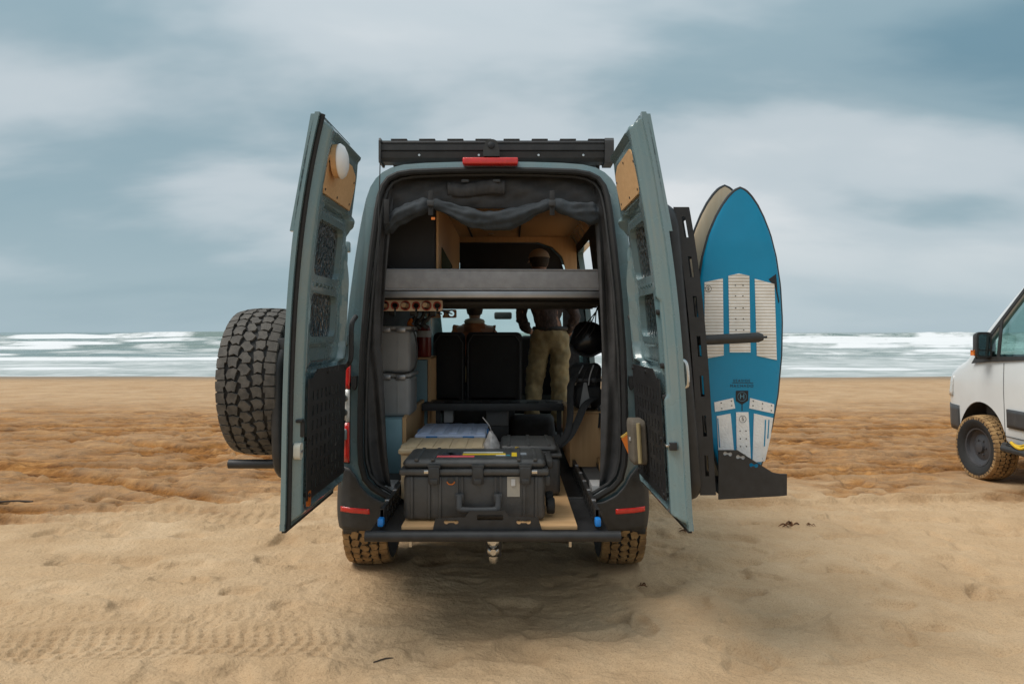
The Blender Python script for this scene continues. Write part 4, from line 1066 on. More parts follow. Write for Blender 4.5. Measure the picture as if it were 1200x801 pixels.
def sticker(xa, xb, ya, yb, m, rz=0):
    q = MB().box(xa, xb, ya, yb, 1.0005, 1.0025)
    if rz:
        c = Vector(((xa + xb) / 2, (ya + yb) / 2, 0)); q.xf(lambda p: Matrix.Rotation(rz, 3, 'Z') @ (p - c) + c)
    return sub(q, 'sticker', m, case, cb)
sticker(-.30, -.09, -.545, -.500, PINK); sticker(-.16, .085, -.47, -.43, YEL, .03); sticker(.12, .155, -.52, -.40, YEL)
sticker(-.16, .07, -.405, -.375, WST); sticker(-.275, -.17, -.485, -.40, mat('dark_sticker', (.03, .035, .05), .5), 0); sticker(-.245, -.21, -.47, -.41, WST, .5)
sticker(.17, .205, -.47, -.40, mat('grey_sticker', (.22, .25, .28), .5)); sticker(.03, .085, -.50, -.478, WST); sticker(.09, .112, -.50, -.475, mat('teal_sticker', (.05, .3, .36), .5))
for yc in (-.34, -.50):
    wv = MB().lathe([(.0, -.022), (.040, -.022), (.045, -.016), (.045, .016), (.040, .022), (0, .022)], 20, axis_m((x1 + .016, yc, .72), (1, 0, 0)))
    sub(wv, 'caster', RUB, case, cb)
sub(MB().box(x1 - .03, x1 + .012, -.56, -.26, .84, .90, .01), 'side_handle', GPLA, case, cb)
sub(MB().box(x1 - .01, x1 + .028, -.53, -.30, .93, .985, .012), 'side_latch', BPLA, case, cb)
# second hard case
cb = (.22, .25, .66)
c2 = root('equipment_case', 'smaller black hard case with a brass padlock behind the large one', 'case', cb)
sub(MB().box(.03, .43, .0, .50, .662, .90, .025, 3), 'body', CASE, c2, cb)
sub(MB().box(.02, .44, -.01, .51, .902, .925, .008), 'rim', CASE, c2, cb)
sub(MB().box(.045, .415, .02, .48, .926, .975, .025, 3), 'lid', CASE, c2, cb)
for xc in (.12, .34): sub(MB().box(xc - .028, xc + .028, -.026, .0, .86, .945, .006), 'latch', BPLA, c2, cb)
sub(MB().box(.14, .165, -.028, -.014, .945, .975, .004), 'padlock', mat('brass', (.6, .38, .08), .35, metal=.9), c2, cb)
for xc in (.1, .23, .36): sub(MB().box(xc - .012, xc + .012, .03, .47, .968, .981, .004), 'rib', CASE, c2, cb)
# beige crate and blue-edged crate
def crate(nm, label, xa, xb, ya, yb, z0, z1, mb_, ml, clip):
    cb = ((xa + xb) / 2, (ya + yb) / 2, z0)
    r_ = root(nm, label, 'storage box', cb)
    sub(MB().box(xa + .015, xb - .015, ya + .015, yb - .015, z0 + .001, z1 - .035, .012), 'body', mb_, r_, cb)
    l_ = sub(MB().box(xa, xb, ya, yb, z1 - .034, z1, .012, 3), 'lid', ml, r_, cb)
    for k in range(5):
        a = xa + (xb - xa) * (.08 + .195 * k); sub(MB().box(a, a + (xb - xa) * .12, ya + .04, yb - .04, z1 - .001, z1 + .006, .003), 'lid_rib', ml, l_, cb)
    for x in (xa - .012, xb - .002): sub(MB().box(x, x + .014, (ya + yb) / 2 - .06, (ya + yb) / 2 + .06, z1 - .09, z1 - .006, .004), 'clip', clip, r_, cb)
    for x in (xa + .12, xb - .12): sub(MB().box(x - .04, x + .04, ya - .008, ya + .004, z1 - .08, z1 - .01, .004), 'clip', clip, r_, cb)
    return r_
BEIGE = mat('beige_plastic', (.52, .41, .26), .55, var=.07)
BLUEB = mat('blue_plastic', (.02, .17, .45), .4, var=.08)
crate('storage_box', 'beige plastic storage box with a ribbed lid behind the large black case', -.585, -.055, -.12, .36, .657, .975, BEIGE, BEIGE, BEIGE)
crate('storage_box', 'storage box with pale translucent lid and bright blue clips', -.555, -.06, .40, 1.0, .657, .99, BLUEB, mat('milky_lid', (.46, .53, .70), .3, var=.06), BLUEB)
# crumpled plastic bag between the boxes
bgm = mat('plastic_bag', (.40, .38, .37), .35, var=.35, scale=18, bump=.6, bscale=30)
q = MB().lathe([(.0, 0), (.045, .0), (.055, .12), (.05, .25), (.046, .32), (.030, .36), (.014, .385), (.012, .40), (.0, .405)], 20, Matrix.Translation((-.005, .02, .658)) @ Matrix.Rotation(R(-90), 4, 'Y'))
o = put(q, 'plastic_bag', bgm, 'crumpled clear plastic bag with a twisted neck between the boxes', 'bag', (-.005, .02, .658)); bulge(o, .03, 22); bulge(o, .02, 45)
MB().tube(bez([(0, 0, .39), (-.015, -.01, .44), (-.035, -.02, .47), (-.06, -.02, .50)], 6), .006, 6, flat=.5).build('tie', bgm, o)
# stacked grey boxes at the left
for z0, z1, lb in ((1.080, 1.400, 'grey lidded box at the bottom of the stack of two on the teal cabinet'), (1.404, 1.745, 'grey lidded box on top of the stack, below the hole racks')):
    cb = (-.73, .85, z0); r_ = root('stacking_box', lb, 'storage box', cb)
    sub(MB().box(-.852, -.622, .67, 1.05, z0, z1 - .03, .03, 3), 'body', BOXG, r_, cb)
    sub(MB().box(-.86, -.612, .66, 1.06, z1 - .029, z1, .012), 'lid', BOXG, r_, cb)
    for x in (-.80, -.69): sub(MB().box(x - .035, x + .035, .652, .67, z1 - .045, z1 - .012, .004), 'latch', ALU, r_, cb)
    sub(MB().box(-.72, -.71, .666, .672, z0 + .02, z1 - .05, .002), 'corner_seam', BOXG, r_, cb)
# red gas bottle with clear cap
cb = (-.66, 1.74, 1.482)
g = root('fire_extinguisher', 'dark red cylinder with brass valve standing on the tall cabinet', 'extinguisher', cb)
I_ = Matrix.Translation(cb) @ Matrix.Rotation(R(-90), 4, 'Y')
mb = MB().lathe([(0, 0), (.062, .0), (.068, .01), (.068, .24), (.055, .275), (.03, .29), (0, .292)], 24, I_); sub(mb, 'cylinder', mat('dark_red', (.20, .022, .016), .35, var=.15), g, cb)
mb = MB().lathe([(.069, .175), (.0695, .18), (.0695, .225), (.069, .23)], 24, I_); sub(mb, 'label_band', LGREY, g, cb)
mb = MB().lathe([(.02, .285), (.02, .33), (.012, .335), (0, .336)], 12, I_); sub(mb, 'valve', mat('brass', (.6, .38, .08), .35), g, cb)
sub(MB().box(-.67, -.65, 1.66, 1.80, 1.82, 1.835, .004), 'lever', BMET, g, cb)
# hole racks of plywood under the bed with red lined holes, rods through them
PLYP = mat('pale_plywood', (.50, .35, .22), .6, var=.1, scale=5); FELT = mat('red_felt', (.30, .05, .03), .9)
def rack(xa, xb, y, z0, z1, nb, label):
    cb = ((xa + xb) / 2, y, z1); r_ = root('rod_rack', label, 'rack', cb)
    bd = sub(MB().prism(rrect(xa, xb, z0, z1, .012), y, y + .015, lambda a, b, t: (a, t, b)), 'board', PLYP, r_, cb)
    cs = []; w = (xb - xa) / nb; hh = (z1 - z0) / 2; zc = (z0 + z1) / 2; holes = []
    for k in range(nb):
        xc = xa + w * (k + .5); rr = (.031 if k % 2 == 0 else .025) * (z1 - z0) / .078
        holes.append((xc, zc, rr, k % 2))
        bv = Vector(cb)
        cs.append(MB().prism([(a - bv.x, b - bv.z) for a, b in circle(xc, zc, rr, 20)], -.05, .06, lambda a, b, t: (a, t, b)))
        if k % 2: cs.append(MB().box(xc - .008 - bv.x, xc + .008 - bv.x, -.05, .06, z0 - .02 - bv.z, zc - bv.z))
    cut(bd, cs)
    for xc, zc, rr, nt_ in holes:
        a0, a1 = (0, 2 * math.pi) if not nt_ else (-1.15, math.pi + 1.15)
        ang = np.linspace(a0, a1, 20)[:-1] if not nt_ else np.linspace(a0, a1, 18)
        sub(MB().tube([(xc + rr * math.cos(t_), y - .003, zc + rr * math.sin(t_)) for t_ in ang], .005, 6, closed=not nt_), 'felt_ring', FELT, r_, cb)
    return r_
rack(-.80, -.36, .40, 1.846, 1.922, 6, 'pale plywood strip with six red rimmed holes hanging below the bed, nearest the rear doors')
rack(-.625, -.365, 1.70, 1.825, 1.898, 3, 'short plywood strip with three holes below the bed, deeper inside the van')
for k, (xa, xb) in enumerate(((-.765, -.58), (-.615, -.50), (-.47, -.41))):
    cb = (xa, .35, 1.87); r_ = root('fishing_rod', 'dark fishing rod in the plywood racks, in the hole nearest the ' + ('left curtain', 'hanging tools', 'red cylinder')[k], 'rod', cb, 'rods in the hole racks')
    pth = [(xa, .30, 1.884), (xa + (xb - xa) * .5, 1.0, 1.874), (xb, 1.75, 1.862)]
    sub(MB().tube(pth, [.013, .010, .006], 8), 'blank', BPLA, r_, cb)
    sub(MB().tube([(xa, .29, 1.884), (xa + .01, .42, 1.883)], .017, 10), 'grip', mat('cork', (.3, .18, .09), .8), r_, cb)
    sub(MB().lathe([(0, -.02), (.03, -.02), (.032, 0), (.03, .02), (0, .02)], 14, axis_m((xa + .02, .62, 1.845), (1, 0, 0))), 'reel', BMET, r_, cb)
for k in range(3):
    x = -.64 + .055 * k; cb = (x, 1.0, 1.90)
    r_ = root('hanging_tool', ('orange handled tool', 'black handled tool', 'grey cable hank')[k] + ' hanging below the bed above the stacked boxes', 'tool', cb)
    sub(MB().tube(bez([(x, 1.0, 1.90), (x + .02, 1.0, 1.84), (x - .02, 1.0, 1.78)], 5), .014, 8), 'shaft', (BMET, BMET, GPLA)[k], r_, cb)
    sub(MB().tube(bez([(x - .02, 1.0, 1.80), (x - .035, .98, 1.76), (x + .0, .98, 1.73)], 5), .018, 8), 'handle', (ORANGE, BPLA, GPLA)[k], r_, cb)
cb = (-.60, .70, 1.75)
q = MB().tube(bez([(-.60, .655, 1.73), (-.57, .64, 1.60), (-.58, .64, 1.45), (-.66, .65, 1.40), (-.80, .65, 1.41)], 8), .006, 6)
put(q, 'cable', BPLA, 'thin black cable draped round the stacked grey boxes', 'cable', cb)
# rods and pouch above the mattress at the left
for k, (a, b, mm) in enumerate((((-.79, .50, 2.30), (-.62, .55, 2.14), BMET), ((-.80, .47, 2.20), (-.70, .47, 2.14), BMET))):
    cb = b; r_ = root('tent_pole', ('thin dark pole with an orange end leaning on the mattress', 'short thin dark pole on the mattress beside the curtain')[k], 'pole', cb)
    sub(MB().tube([a, b], .006, 8), 'shaft', mm, r_, cb)
    if k == 0: sub(MB().tube([(-.655, .54, 2.17), b], .013, 8), 'tip', ORANGE, r_, cb)
a = P(519, 303, .8)
q = MB().box(-.05, .05, -.02, .02, -.09, .09, .012, 2, Matrix.Translation((a.x - .01, .8, 2.24)) @ Matrix.Rotation(R(-28), 4, 'Y'))
put(q, 'pouch', mat('olive_cloth', (.05, .055, .03), .9), 'small olive pouch leaning against the plywood cabinet end', 'pouch', (a.x, .8, 2.14))

# right side: rounded black bag, backpack with straps
cb = (.72, .92, 1.50)
hb = root('helmet_bag', 'round black bag hanging at the right wall above the backpack', 'bag', cb)
q = MB().grid(lambda a, b: (.71 + .145 * math.sin(math.pi * b) * math.cos(2 * math.pi * a), .93 + .13 * math.sin(math.pi * b) * math.sin(2 * math.pi * a), 1.635 - .145 * math.cos(math.pi * b) * (1.0 if b > .5 else .8)), 24, 14, cu=True)
bo = sub(q, 'shell', mat('glossy_black', (.012, .012, .013), .3, var=.3, bump=.3, bscale=15), hb, cb, 60); bulge(bo, .02, 9)
for k in range(3):
    sub(MB().tube(bez([(.60 + .05 * k, .80, 1.66), (.66 + .04 * k, .78, 1.74), (.76, .84, 1.86), (.80, .9, 1.92)], 6), .010, 6, flat=.4), 'strap', FAB, hb, cb)
sub(MB().tube(bez([(.57, .84, 1.60), (.60, .795, 1.55), (.70, .79, 1.52), (.80, .80, 1.56)], 6), .012, 6, flat=.5), 'zip_piping', GPLA, hb, cb)
cb = (.66, 1.0, 1.106)
bp = root('backpack', 'black backpack with loose straps standing on the plywood box', 'backpack', cb)
bd = sub(MB().box(.575, .82, .88, 1.14, 1.108, 1.46, .06, 4), 'body', FAB, bp, cb, 60); bulge(bd, .03, 8)
sub(MB().box(.60, .80, .855, .90, 1.13, 1.29, .03, 3), 'pocket', FAB, bp, cb)
sub(MB().prism([(.63, 1.13), (.72, 1.13), (.685, 1.32), (.665, 1.32)], .835, .85, lambda a, b, t: (a, t, b)), 'mesh_patch', mat('grey_mesh', (.28, .28, .28), .8), bp, cb)
sub(MB().tube(bez([(.62, .86, 1.40), (.56, .78, 1.28), (.55, .70, 1.08), (.52, .66, .96), (.46, .66, .88)], 7), .028, 8, flat=.35), 'shoulder_strap', FAB, bp, cb)
sub(MB().tube(bez([(.74, .84, 1.20), (.66, .72, 1.16), (.60, .68, 1.04), (.54, .66, .94), (.47, .67, .885), (.44, .72, .93)], 7), .034, 8, flat=.35), 'hip_strap', FAB, bp, cb)
for k in range(4): sub(MB().tube(bez([(.60 + .05 * k, .845, 1.30), (.62 + .045 * k, .835, 1.37), (.66 + .04 * k, .85, 1.45)], 5), .005, 6), 'webbing', (ALU, FAB, LGREY, FAB)[k], bp, cb)
sub(MB().box(.56, .80, .838, .85, 1.325, 1.350, .005), 'compression_strap', GPLA, bp, cb)
for x in (.60, .745): sub(MB().box(x - .02, x + .02, .825, .84, 1.32, 1.355, .005), 'buckle', GPLA, bp, cb)
sub(MB().tube([(.775, .83, 1.15), (.78, .79, 1.08), (.77, .78, .985)], .008, 6), 'loose_strap', FAB, bp, cb)
# dark bedding bag and clutter under the gear table
q = MB().box(.36, .50, 1.20, 1.38, .658, .77, .02, 2); put(q, 'step_tread', mat('grate_grey', (.3, .3, .28), .6, var=.3, scale=60), 'small pale slatted step on the van floor beside the boots', 'step', (.43, 1.29, .658))
q = MB().box(.10, .52, 1.98, 2.19, .692, .93, .07, 4)
o = put(q, 'duffel_bag', FAB, 'dark duffel bag on the van floor in front of the standing boots', 'bag', (.31, 2.08, .692)); bulge(o, .02, 9)
# pouch clipped to the right door
def dpt(s, z, t): return Vector(ptR(s, z, t))
cb = tuple(dpt(.60, 1.0, .14))
pc = root('pouch', 'khaki zipped pouch hanging on the right rear door panel', 'pouch', cb)
KH = mat('khaki_cloth', (.13, .11, .085), .9, var=.2, bump=.3, bscale=40)
def rbox_door(s0, s1, z0, z1, t0, t1):
    q = MB().box(0, 1, 0, 1, 0, 1, .16, 4); q.xf(lambda p: dpt(s0 + (s1 - s0) * p.x, z0 + (z1 - z0) * p.z, t0 + (t1 - t0) * p.y)); return q
sub(rbox_door(.50, .68, .945, 1.20, .100, .190), 'body', KH, pc, cb, 60)
sub(MB().tube([dpt(.495, z, .15) for z in np.linspace(.96, 1.185, 8)], .012, 8), 'zip', mat('tan_webbing', (.36, .29, .15), .8), pc, cb)
sub(rbox_door(.53, .56, 1.08, 1.10, .191, .197), 'tag', LGREY, pc, cb)
cb = tuple(dpt(.72, 1.0, .2))
sr = root('scraper', 'orange scraper with a yellow edge tucked behind the khaki pouch', 'scraper', cb)
fn = lambda a, b, t: dpt(.66 - t, 1.05 + b, .165 + a)
sub(MB().prism([(0, -.075), (.02, -.075), (.06, .025), (.012, .058)], 0, .012, fn), 'blade', ORANGE, sr, cb)
sub(MB().prism([(.010, .061), (.057, .028), (.064, .036), (.016, .070)], 0, .012, fn), 'edge', mat('yellow_edge', (.7, .45, .1), .5), sr, cb)

# ------------------------------------------------------------------ people
def skin_mesh(nodes, edges, rootn, subd=2):
    names = list(nodes); idx = {n: i for i, n in enumerate(names)}
    me = bpy.data.meshes.new('skin'); me.from_pydata([nodes[n][0] for n in names], [(idx[a], idx[b]) for a, b in edges], [])
    o = link('skin', me); o.modifiers.new('k', 'SKIN')
    sv = me.skin_vertices[0].data
    for n in names:
        r = nodes[n][1]; r = r if isinstance(r, tuple) else (r, r)
        sv[idx[n]].radius = r; sv[idx[n]].use_root = (n == rootn)
    s = o.modifiers.new('s', 'SUBSURF'); s.levels = subd; s.render_levels = subd
    bpy.context.view_layer.update()
    out = evalmesh(o); bpy.data.objects.remove(o); bpy.data.meshes.remove(me)
    finish(out, 80); return out
SKIN = mat('skin', (.36, .19, .12), .55, var=.1)
HAIR = mat('brown_hair', (.045, .03, .02), .8, var=.3, bump=.4, bscale=60)
def hand(mb, c, d, up, s=1.0):
    c, d, up = Vector(c), Vector(d).normalized(), Vector(up).normalized(); sx = d.cross(up).normalized()
    for k, (off, ln) in enumerate(((-.033, .065), (-.011, .075), (.011, .072), (.032, .055))):
        b0 = c + d * .05 + sx * off
        mb.tube([b0 - d * .02, b0 + d * ln * .5 - up * .008, b0 + d * ln - up * .025], [.0095, .009, .007], 8)
    b0 = c + sx * -.035 + d * .01
    mb.tube([b0, b0 - sx * .025 + d * .025 - up * .008, b0 - sx * .022 + d * .055 - up * .02], [.012, .010, .008], 8)
def join(me, mb):
    b = bmesh.new(); b.from_mesh(me); e = mb.mesh('x'); b.from_mesh(e); b.to_mesh(me); b.free(); bpy.data.meshes.remove(e); finish(me, 80); return me
def cap(p, base, c, fwd, m, tilt=0):
    c = Vector(c) - Vector(base); f = Vector(fwd).normalized(); sx = Vector((f.y, -f.x, 0)).normalized()
    def fn(a, b): 
        th = 2 * math.pi * a; ph = b * math.pi / 2
        return c + f * (.112 * math.sin(ph) * math.cos(th)) + sx * (.099 * math.sin(ph) * math.sin(th)) + Vector((0, 0, .085 * math.cos(ph)))
    k = MB().grid(fn, 24, 8, cu=True).build('cap', m, p, 60); solid(k, .005)
    br = MB().grid(lambda a, b: c + f * (.09 + .085 * b * math.cos((a - .5) * 2.2)) + sx * ((a - .5) * .165) + Vector((0, 0, -.004 - .02 * b - .02 * (2 * a - 1) ** 2)), 12, 5).build('cap_peak', m, k, 60); solid(br, .004)
    band = MB().tube([c + f * (.1125 * math.cos(t_)) + sx * (.0995 * math.sin(t_)) + Vector((0, 0, .004)) for t_ in np.linspace(0, 2 * math.pi, 25)[:-1]], .006, 6, closed=True).build('cap_band', m, k)
    return k
def head(mb_nodes): pass
def person(label, base, J, fwd, mats, wear, capm, hairm):
    """J: joints in van coordinates; wear: list of (name, material, nodes->radius, edges, root)"""
    bv = Vector(base)
    r_ = root('person', label, 'person', base)
    n = {k: (Vector(v) - bv, r) for k, (v, r) in J.items()}
    E = [('pel', 'bel'), ('bel', 'che'), ('che', 'nk0'), ('nk0', 'nk1'), ('nk1', 'hd0'), ('hd0', 'hd1'), ('hd1', 'hd2')]
    for s in 'lr': E += [('che', 'sh' + s), ('sh' + s, 'el' + s), ('el' + s, 'wr' + s), ('wr' + s, 'pa' + s), ('pel', 'hp' + s), ('hp' + s, 'kn' + s), ('kn' + s, 'an' + s), ('an' + s, 'ft' + s)]
    me = skin_mesh(n, E, 'pel', 2)
    mb = MB(); f = Vector(fwd).normalized()
    for s in 'lr':
        d = n['pa' + s][0] - n['wr' + s][0]; hand(mb, n['pa' + s][0] - d.normalized() * .03, d, Vector((0, 0, 1)) if abs(d.normalized().z) < .8 else -f)
    hc = (n['hd0'][0] + n['hd1'][0]) / 2; sx = Vector((f.y, -f.x, 0)).normalized()
    mb.tube([hc + f * .085 + Vector((0, 0, .02)), hc + f * .108 - Vector((0, 0, .02)), hc + f * .088 - Vector((0, 0, .028))], [.010, .015, .010], 8)
    for sg in (-1, 1):
        mb.lathe([(0, -.006), (.020, -.006), (.030, 0), (.020, .006), (0, .008)], 12, axis_m(hc + sx * sg * .080 - f * .005, sx * sg))
    join(me, mb); me.materials.append(SKIN)
    bo = link('body', me, r_)
    face = MB()
    for sg in (-1, 1): sub_e = MB().lathe([(0, -.004), (.010, -.004), (.012, 0), (.008, .004), (0, .005)], 10, axis_m(hc + f * .088 + sx * sg * .032 + Vector((0, 0, .012)), f)).build('eye', INK, r_)
    MB().tube([hc + f * .088 + sx * t_ * .026 - Vector((0, 0, .052 + .004 * t_ * t_)) for t_ in (-1, -.4, .4, 1)], .005, 6).build('mouth', mat('lips', (.3, .1, .08), .5), r_)
    for nm, mm, rad, E2, rt in wear:
        nn_ = {k: (n[k][0], rad[k]) for k in rad}
        m2 = skin_mesh(nn_, E2, rt, 3); m2.materials.append(mm)
        o = link(nm, m2, r_); bulge(o, .016, 11, len(nm)); bulge(o, .014, 19, 5); bulge(o, .008, 34, 3)
    hq = MB().grid(lambda a, b: hc + f * (.104 * math.sin(math.pi * (.04 + .72 * b)) * math.cos(2 * math.pi * a)) * 1.0 - f * .012 + sx * (.095 * math.sin(math.pi * (.04 + .72 * b)) * math.sin(2 * math.pi * a)) + Vector((0, 0, .035 + .105 * math.cos(math.pi * (.04 + .72 * b)))), 22, 10, cu=True)
    hq.v = [p for p in hq.v]; hq.build('hair', hairm, r_, 60)
    cap(r_, (0, 0, 0), hc + Vector((0, 0, .055)), f, capm)
    return r_
BE = lambda s: []
fz = .690
x = .49; y = 2.32
J = {'pel': ((x, y, fz + .97), (.15, .115)), 'bel': ((x - .02, y, fz + 1.12), (.135, .10)), 'che': ((x - .06, y + .01, fz + 1.36), (.155, .105)),
     'nk0': ((x - .095, y + .03, fz + 1.50), .06), 'nk1': ((x - .10, y + .05, fz + 1.56), .052), 'hd0': ((x - .103, y + .07, fz + 1.64), (.072, .085)), 'hd1': ((x - .105, y + .07, fz + 1.72), (.078, .095)), 'hd2': ((x - .105, y + .06, fz + 1.77), (.055, .07)),
     'shl': ((x - .25, y + .02, fz + 1.42), .06), 'ell': ((x - .285, y + .06, fz + 1.13), .045), 'wrl': ((x - .20, y + .27, fz + 1.02), .032), 'pal': ((x - .17, y + .35, fz + 1.02), (.040, .022)),
     'shr': ((x + .13, y + .0, fz + 1.42), .06), 'elr': ((x + .245, y - .03, fz + 1.17), .045), 'wrr': ((x + .19, y + .12, fz + 1.0), .032), 'par': ((x + .165, y + .18, fz + .96), (.040, .022)),
     'hpl': ((x - .095, y, fz + .90), .095), 'knl': ((x - .155, y + .05, fz + .49), .062), 'anl': ((x - .18, y - .02, fz + .11), .045), 'ftl': ((x - .20, y + .13, fz + .045), (.045, .035)),
     'hpr': ((x + .095, y, fz + .90), .095), 'knr': ((x + .085, y + .0, fz + .49), .062), 'anr': ((x + .09, y + .05, fz + .11), .045), 'ftr': ((x + .12, y + .19, fz + .045), (.045, .035))}
TR = mat('olive_trousers', (.34, .265, .14), .9, var=.2, scale=9, bump=.4, bscale=30)
SHIRT = mat('brown_shirt', (.125, .092, .085), .9, col2=(.035, .028, .03), scale=22, stretch=(2.6, 2.6, .8), bump=.5, bscale=30)
BOOT = mat('brown_boots', (.05, .035, .02), .7)
CAPB = mat('beige_cap', (.34, .25, .17), .85)
wear = [('trousers', TR, {'bel': (.150, .115), 'pel': (.172, .135), 'hpl': (.108, .118), 'knl': (.08, .085), 'anl': (.068, .072), 'hpr': (.108, .118), 'knr': (.08, .085), 'anr': (.068, .072)},
         [('bel', 'pel'), ('pel', 'hpl'), ('hpl', 'knl'), ('knl', 'anl'), ('pel', 'hpr'), ('hpr', 'knr'), ('knr', 'anr')], 'pel'),
        ('shirt', SHIRT, {'pel': (.16, .125), 'bel': (.158, .125), 'che': (.178, .125), 'nk0': (.075, .075), 'shl': (.076, .076), 'ell': (.06, .06), 'wrl': (.046, .046), 'shr': (.076, .076), 'elr': (.06, .06), 'wrr': (.046, .046)},
         [('pel', 'bel'), ('bel', 'che'), ('che', 'nk0'), ('che', 'shl'), ('shl', 'ell'), ('ell', 'wrl'), ('che', 'shr'), ('shr', 'elr'), ('elr', 'wrr')], 'che'),
        ('boot', BOOT, {'anl': (.055, .06), 'ftl': (.055, .042)}, [('anl', 'ftl')], 'anl'), ('boot', BOOT, {'anr': (.055, .06), 'ftr': (.055, .042)}, [('anr', 'ftr')], 'anr')]
pr = person('person in olive trousers, brown shirt and beige cap standing inside the camper van', (x, y, fz), J, (-.25, 1, 0), None, wear, CAPB, HAIR)
bv = Vector((x, y, fz))
MB().tube([Vector((.158 * math.cos(t_), .124 * math.sin(t_), 1.045)) for t_ in np.linspace(0, 2 * math.pi, 29)[:-1]], .016, 8, closed=True, flat=1.3).build('belt', BPLA, pr)
# seated person in the cab
x, y = -.30, 3.42; sz = 1.215
J = {'pel': ((x, y, sz + .06), (.16, .12)), 'bel': ((x, y, sz + .22), (.14, .11)), 'che': ((x, y + .02, sz + .44), (.16, .11)), 'nk0': ((x, y + .03, sz + .585), .062), 'nk1': ((x, y + .05, sz + .62), .058),
     'hd0': ((x, y + .07, sz + .675), (.074, .088)), 'hd1': ((x, y + .07, sz + .755), (.08, .097)), 'hd2': ((x, y + .06, sz + .805), (.055, .07)),
     'shl': ((x - .19, y + .02, sz + .50), .065), 'ell': ((x - .25, y + .14, sz + .24), .05), 'wrl': ((x - .16, y + .38, sz + .24), .034), 'pal': ((x - .14, y + .46, sz + .26), (.04, .022)),
     'shr': ((x + .19, y + .02, sz + .50), .065), 'elr': ((x + .25, y + .14, sz + .24), .05), 'wrr': ((x + .10, y + .38, sz + .24), .034), 'par': ((x + .06, y + .46, sz + .26), (.04, .022)),
     'hpl': ((x - .1, y + .04, sz + .05), .1), 'knl': ((x - .14, y + .46, sz + .08), .068), 'anl': ((x - .14, y + .52, sz - .42), .045), 'ftl': ((x - .14, y + .66, sz - .48), (.045, .035)),
     'hpr': ((x + .1, y + .04, sz + .05), .1), 'knr': ((x + .14, y + .46, sz + .08), .068), 'anr': ((x + .14, y + .52, sz - .42), .045), 'ftr': ((x + .14, y + .66, sz - .48), (.045, .035))}
JK = mat('rust_jacket', (.30, .105, .035), .85, var=.2, bump=.4, bscale=30)
wear = [('jacket', JK, {'pel': (.18, .14), 'bel': (.17, .14), 'che': (.19, .14), 'nk0': (.085, .085), 'shl': (.088, .088), 'ell': (.07, .07), 'wrl': (.05, .05), 'shr': (.088, .088), 'elr': (.07, .07), 'wrr': (.05, .05)},
         [('pel', 'bel'), ('bel', 'che'), ('che', 'nk0'), ('che', 'shl'), ('shl', 'ell'), ('ell', 'wrl'), ('che', 'shr'), ('shr', 'elr'), ('elr', 'wrr')], 'che'),
        ('trousers', TR, {'pel': (.17, .13), 'hpl': (.11, .11), 'knl': (.08, .08), 'anl': (.065, .065), 'hpr': (.11, .11), 'knr': (.08, .08), 'anr': (.065, .065)},
         [('pel', 'hpl'), ('hpl', 'knl'), ('knl', 'anl'), ('pel', 'hpr'), ('hpr', 'knr'), ('knr', 'anr')], 'pel'),
        ('boot', BOOT, {'anl': (.055, .06), 'ftl': (.055, .042)}, [('anl', 'ftl')], 'anl'), ('boot', BOOT, {'anr': (.055, .06), 'ftr': (.055, .042)}, [('anr', 'ftr')], 'anr')]
p2 = person('person in rust orange jacket with pale collar and olive cap sitting in the cab', (x, y, sz), J, (0, 1, 0), None, wear, mat('olive_cap', (.075, .08, .05), .85), HAIR)
MB().tube([Vector((.088 * math.cos(t_), .03 + .088 * math.sin(t_), .60 - .012 * math.sin(t_))) for t_ in np.linspace(0, 2 * math.pi, 25)[:-1]], .03, 8, closed=True).build('collar', mat('fleece', (.42, .36, .28), .95), p2)
MB().box(x - .22, x + .22, y - .02, y + .46, sz - .13, sz - .005, .05, 3).build('cab_seat_cushion', SEAT, van)
MB().box(x - .2, x + .2, y + .02, y + .42, .69, sz - .13, .02).build('cab_seat_base', BPLA, van)

# ------------------------------------------------------------------ boards on the right door
def board(name, label, ucx, vtop, vbot, Y, hw, mdeck, mrail, lean_deg, tail=.45):
    """outline in board coordinates (x across, z up), deck faces -y"""
    zt = CAMZ + (HZ - vtop) * Y / F; zb = CAMZ + (HZ - vbot) * Y / F; Lg = zt - zb; xc = (ucx - 600) * Y / F
    prof = [(0, .42), (.03, .50), (.08, .60), (.16, .75), (.28, .90), (.42, .985), (.54, 1.0), (.66, .955), (.76, .855), (.84, .715), (.90, .55), (.94, .41), (.97, .27), (.988, .155), (.997, .06), (1, 0)]
    hwf = lambda f: hw * float(np.interp(f, [p[0] for p in prof], [p[1] for p in prof]))
    r_ = thing(name, label, 'surfboard', (xc, Y, zb), 0, None)
    fs = np.unique(np.concatenate([np.linspace(0, .9, 40), np.linspace(.9, 1, 16)]))
    th = .052
    def fn(a, b):
        f = float(np.interp(a, np.linspace(0, 1, len(fs)), fs)); w = hwf(f); ang = 2 * math.pi * b
        c, s = math.cos(ang), math.sin(ang)
        ex = .55; X = w * (abs(c) ** .75) * (1 if c > 0 else -1); t_ = th / 2 * (abs(s) ** ex) * (1 if s > 0 else -1) * min(1, 4 * (1 - f) + .25)
        return (X, t_ - .05 * max(0, f - .7) ** 2 * 4, f * Lg)
    me_ = MB().grid(fn, len(fs), 36, cv=True)
    me_.f.append(tuple(range(36)))
    d = me_.build('deck', mdeck, r_, 60)
    rl = [Vector((s_ * (hwf(f) + .0005), -.05 * max(0, f - .7) ** 2 * 4, f * Lg)) for s_, seq in ((-1, fs), (1, fs[::-1][1:])) for f in seq]
    MB().tube(rl, .0085, 8).build('rail', mrail, r_)
    r_.rotation_euler = (0, 0, R(lean_deg))
    return r_, hwf, Lg, th, (xc, Y, zb)
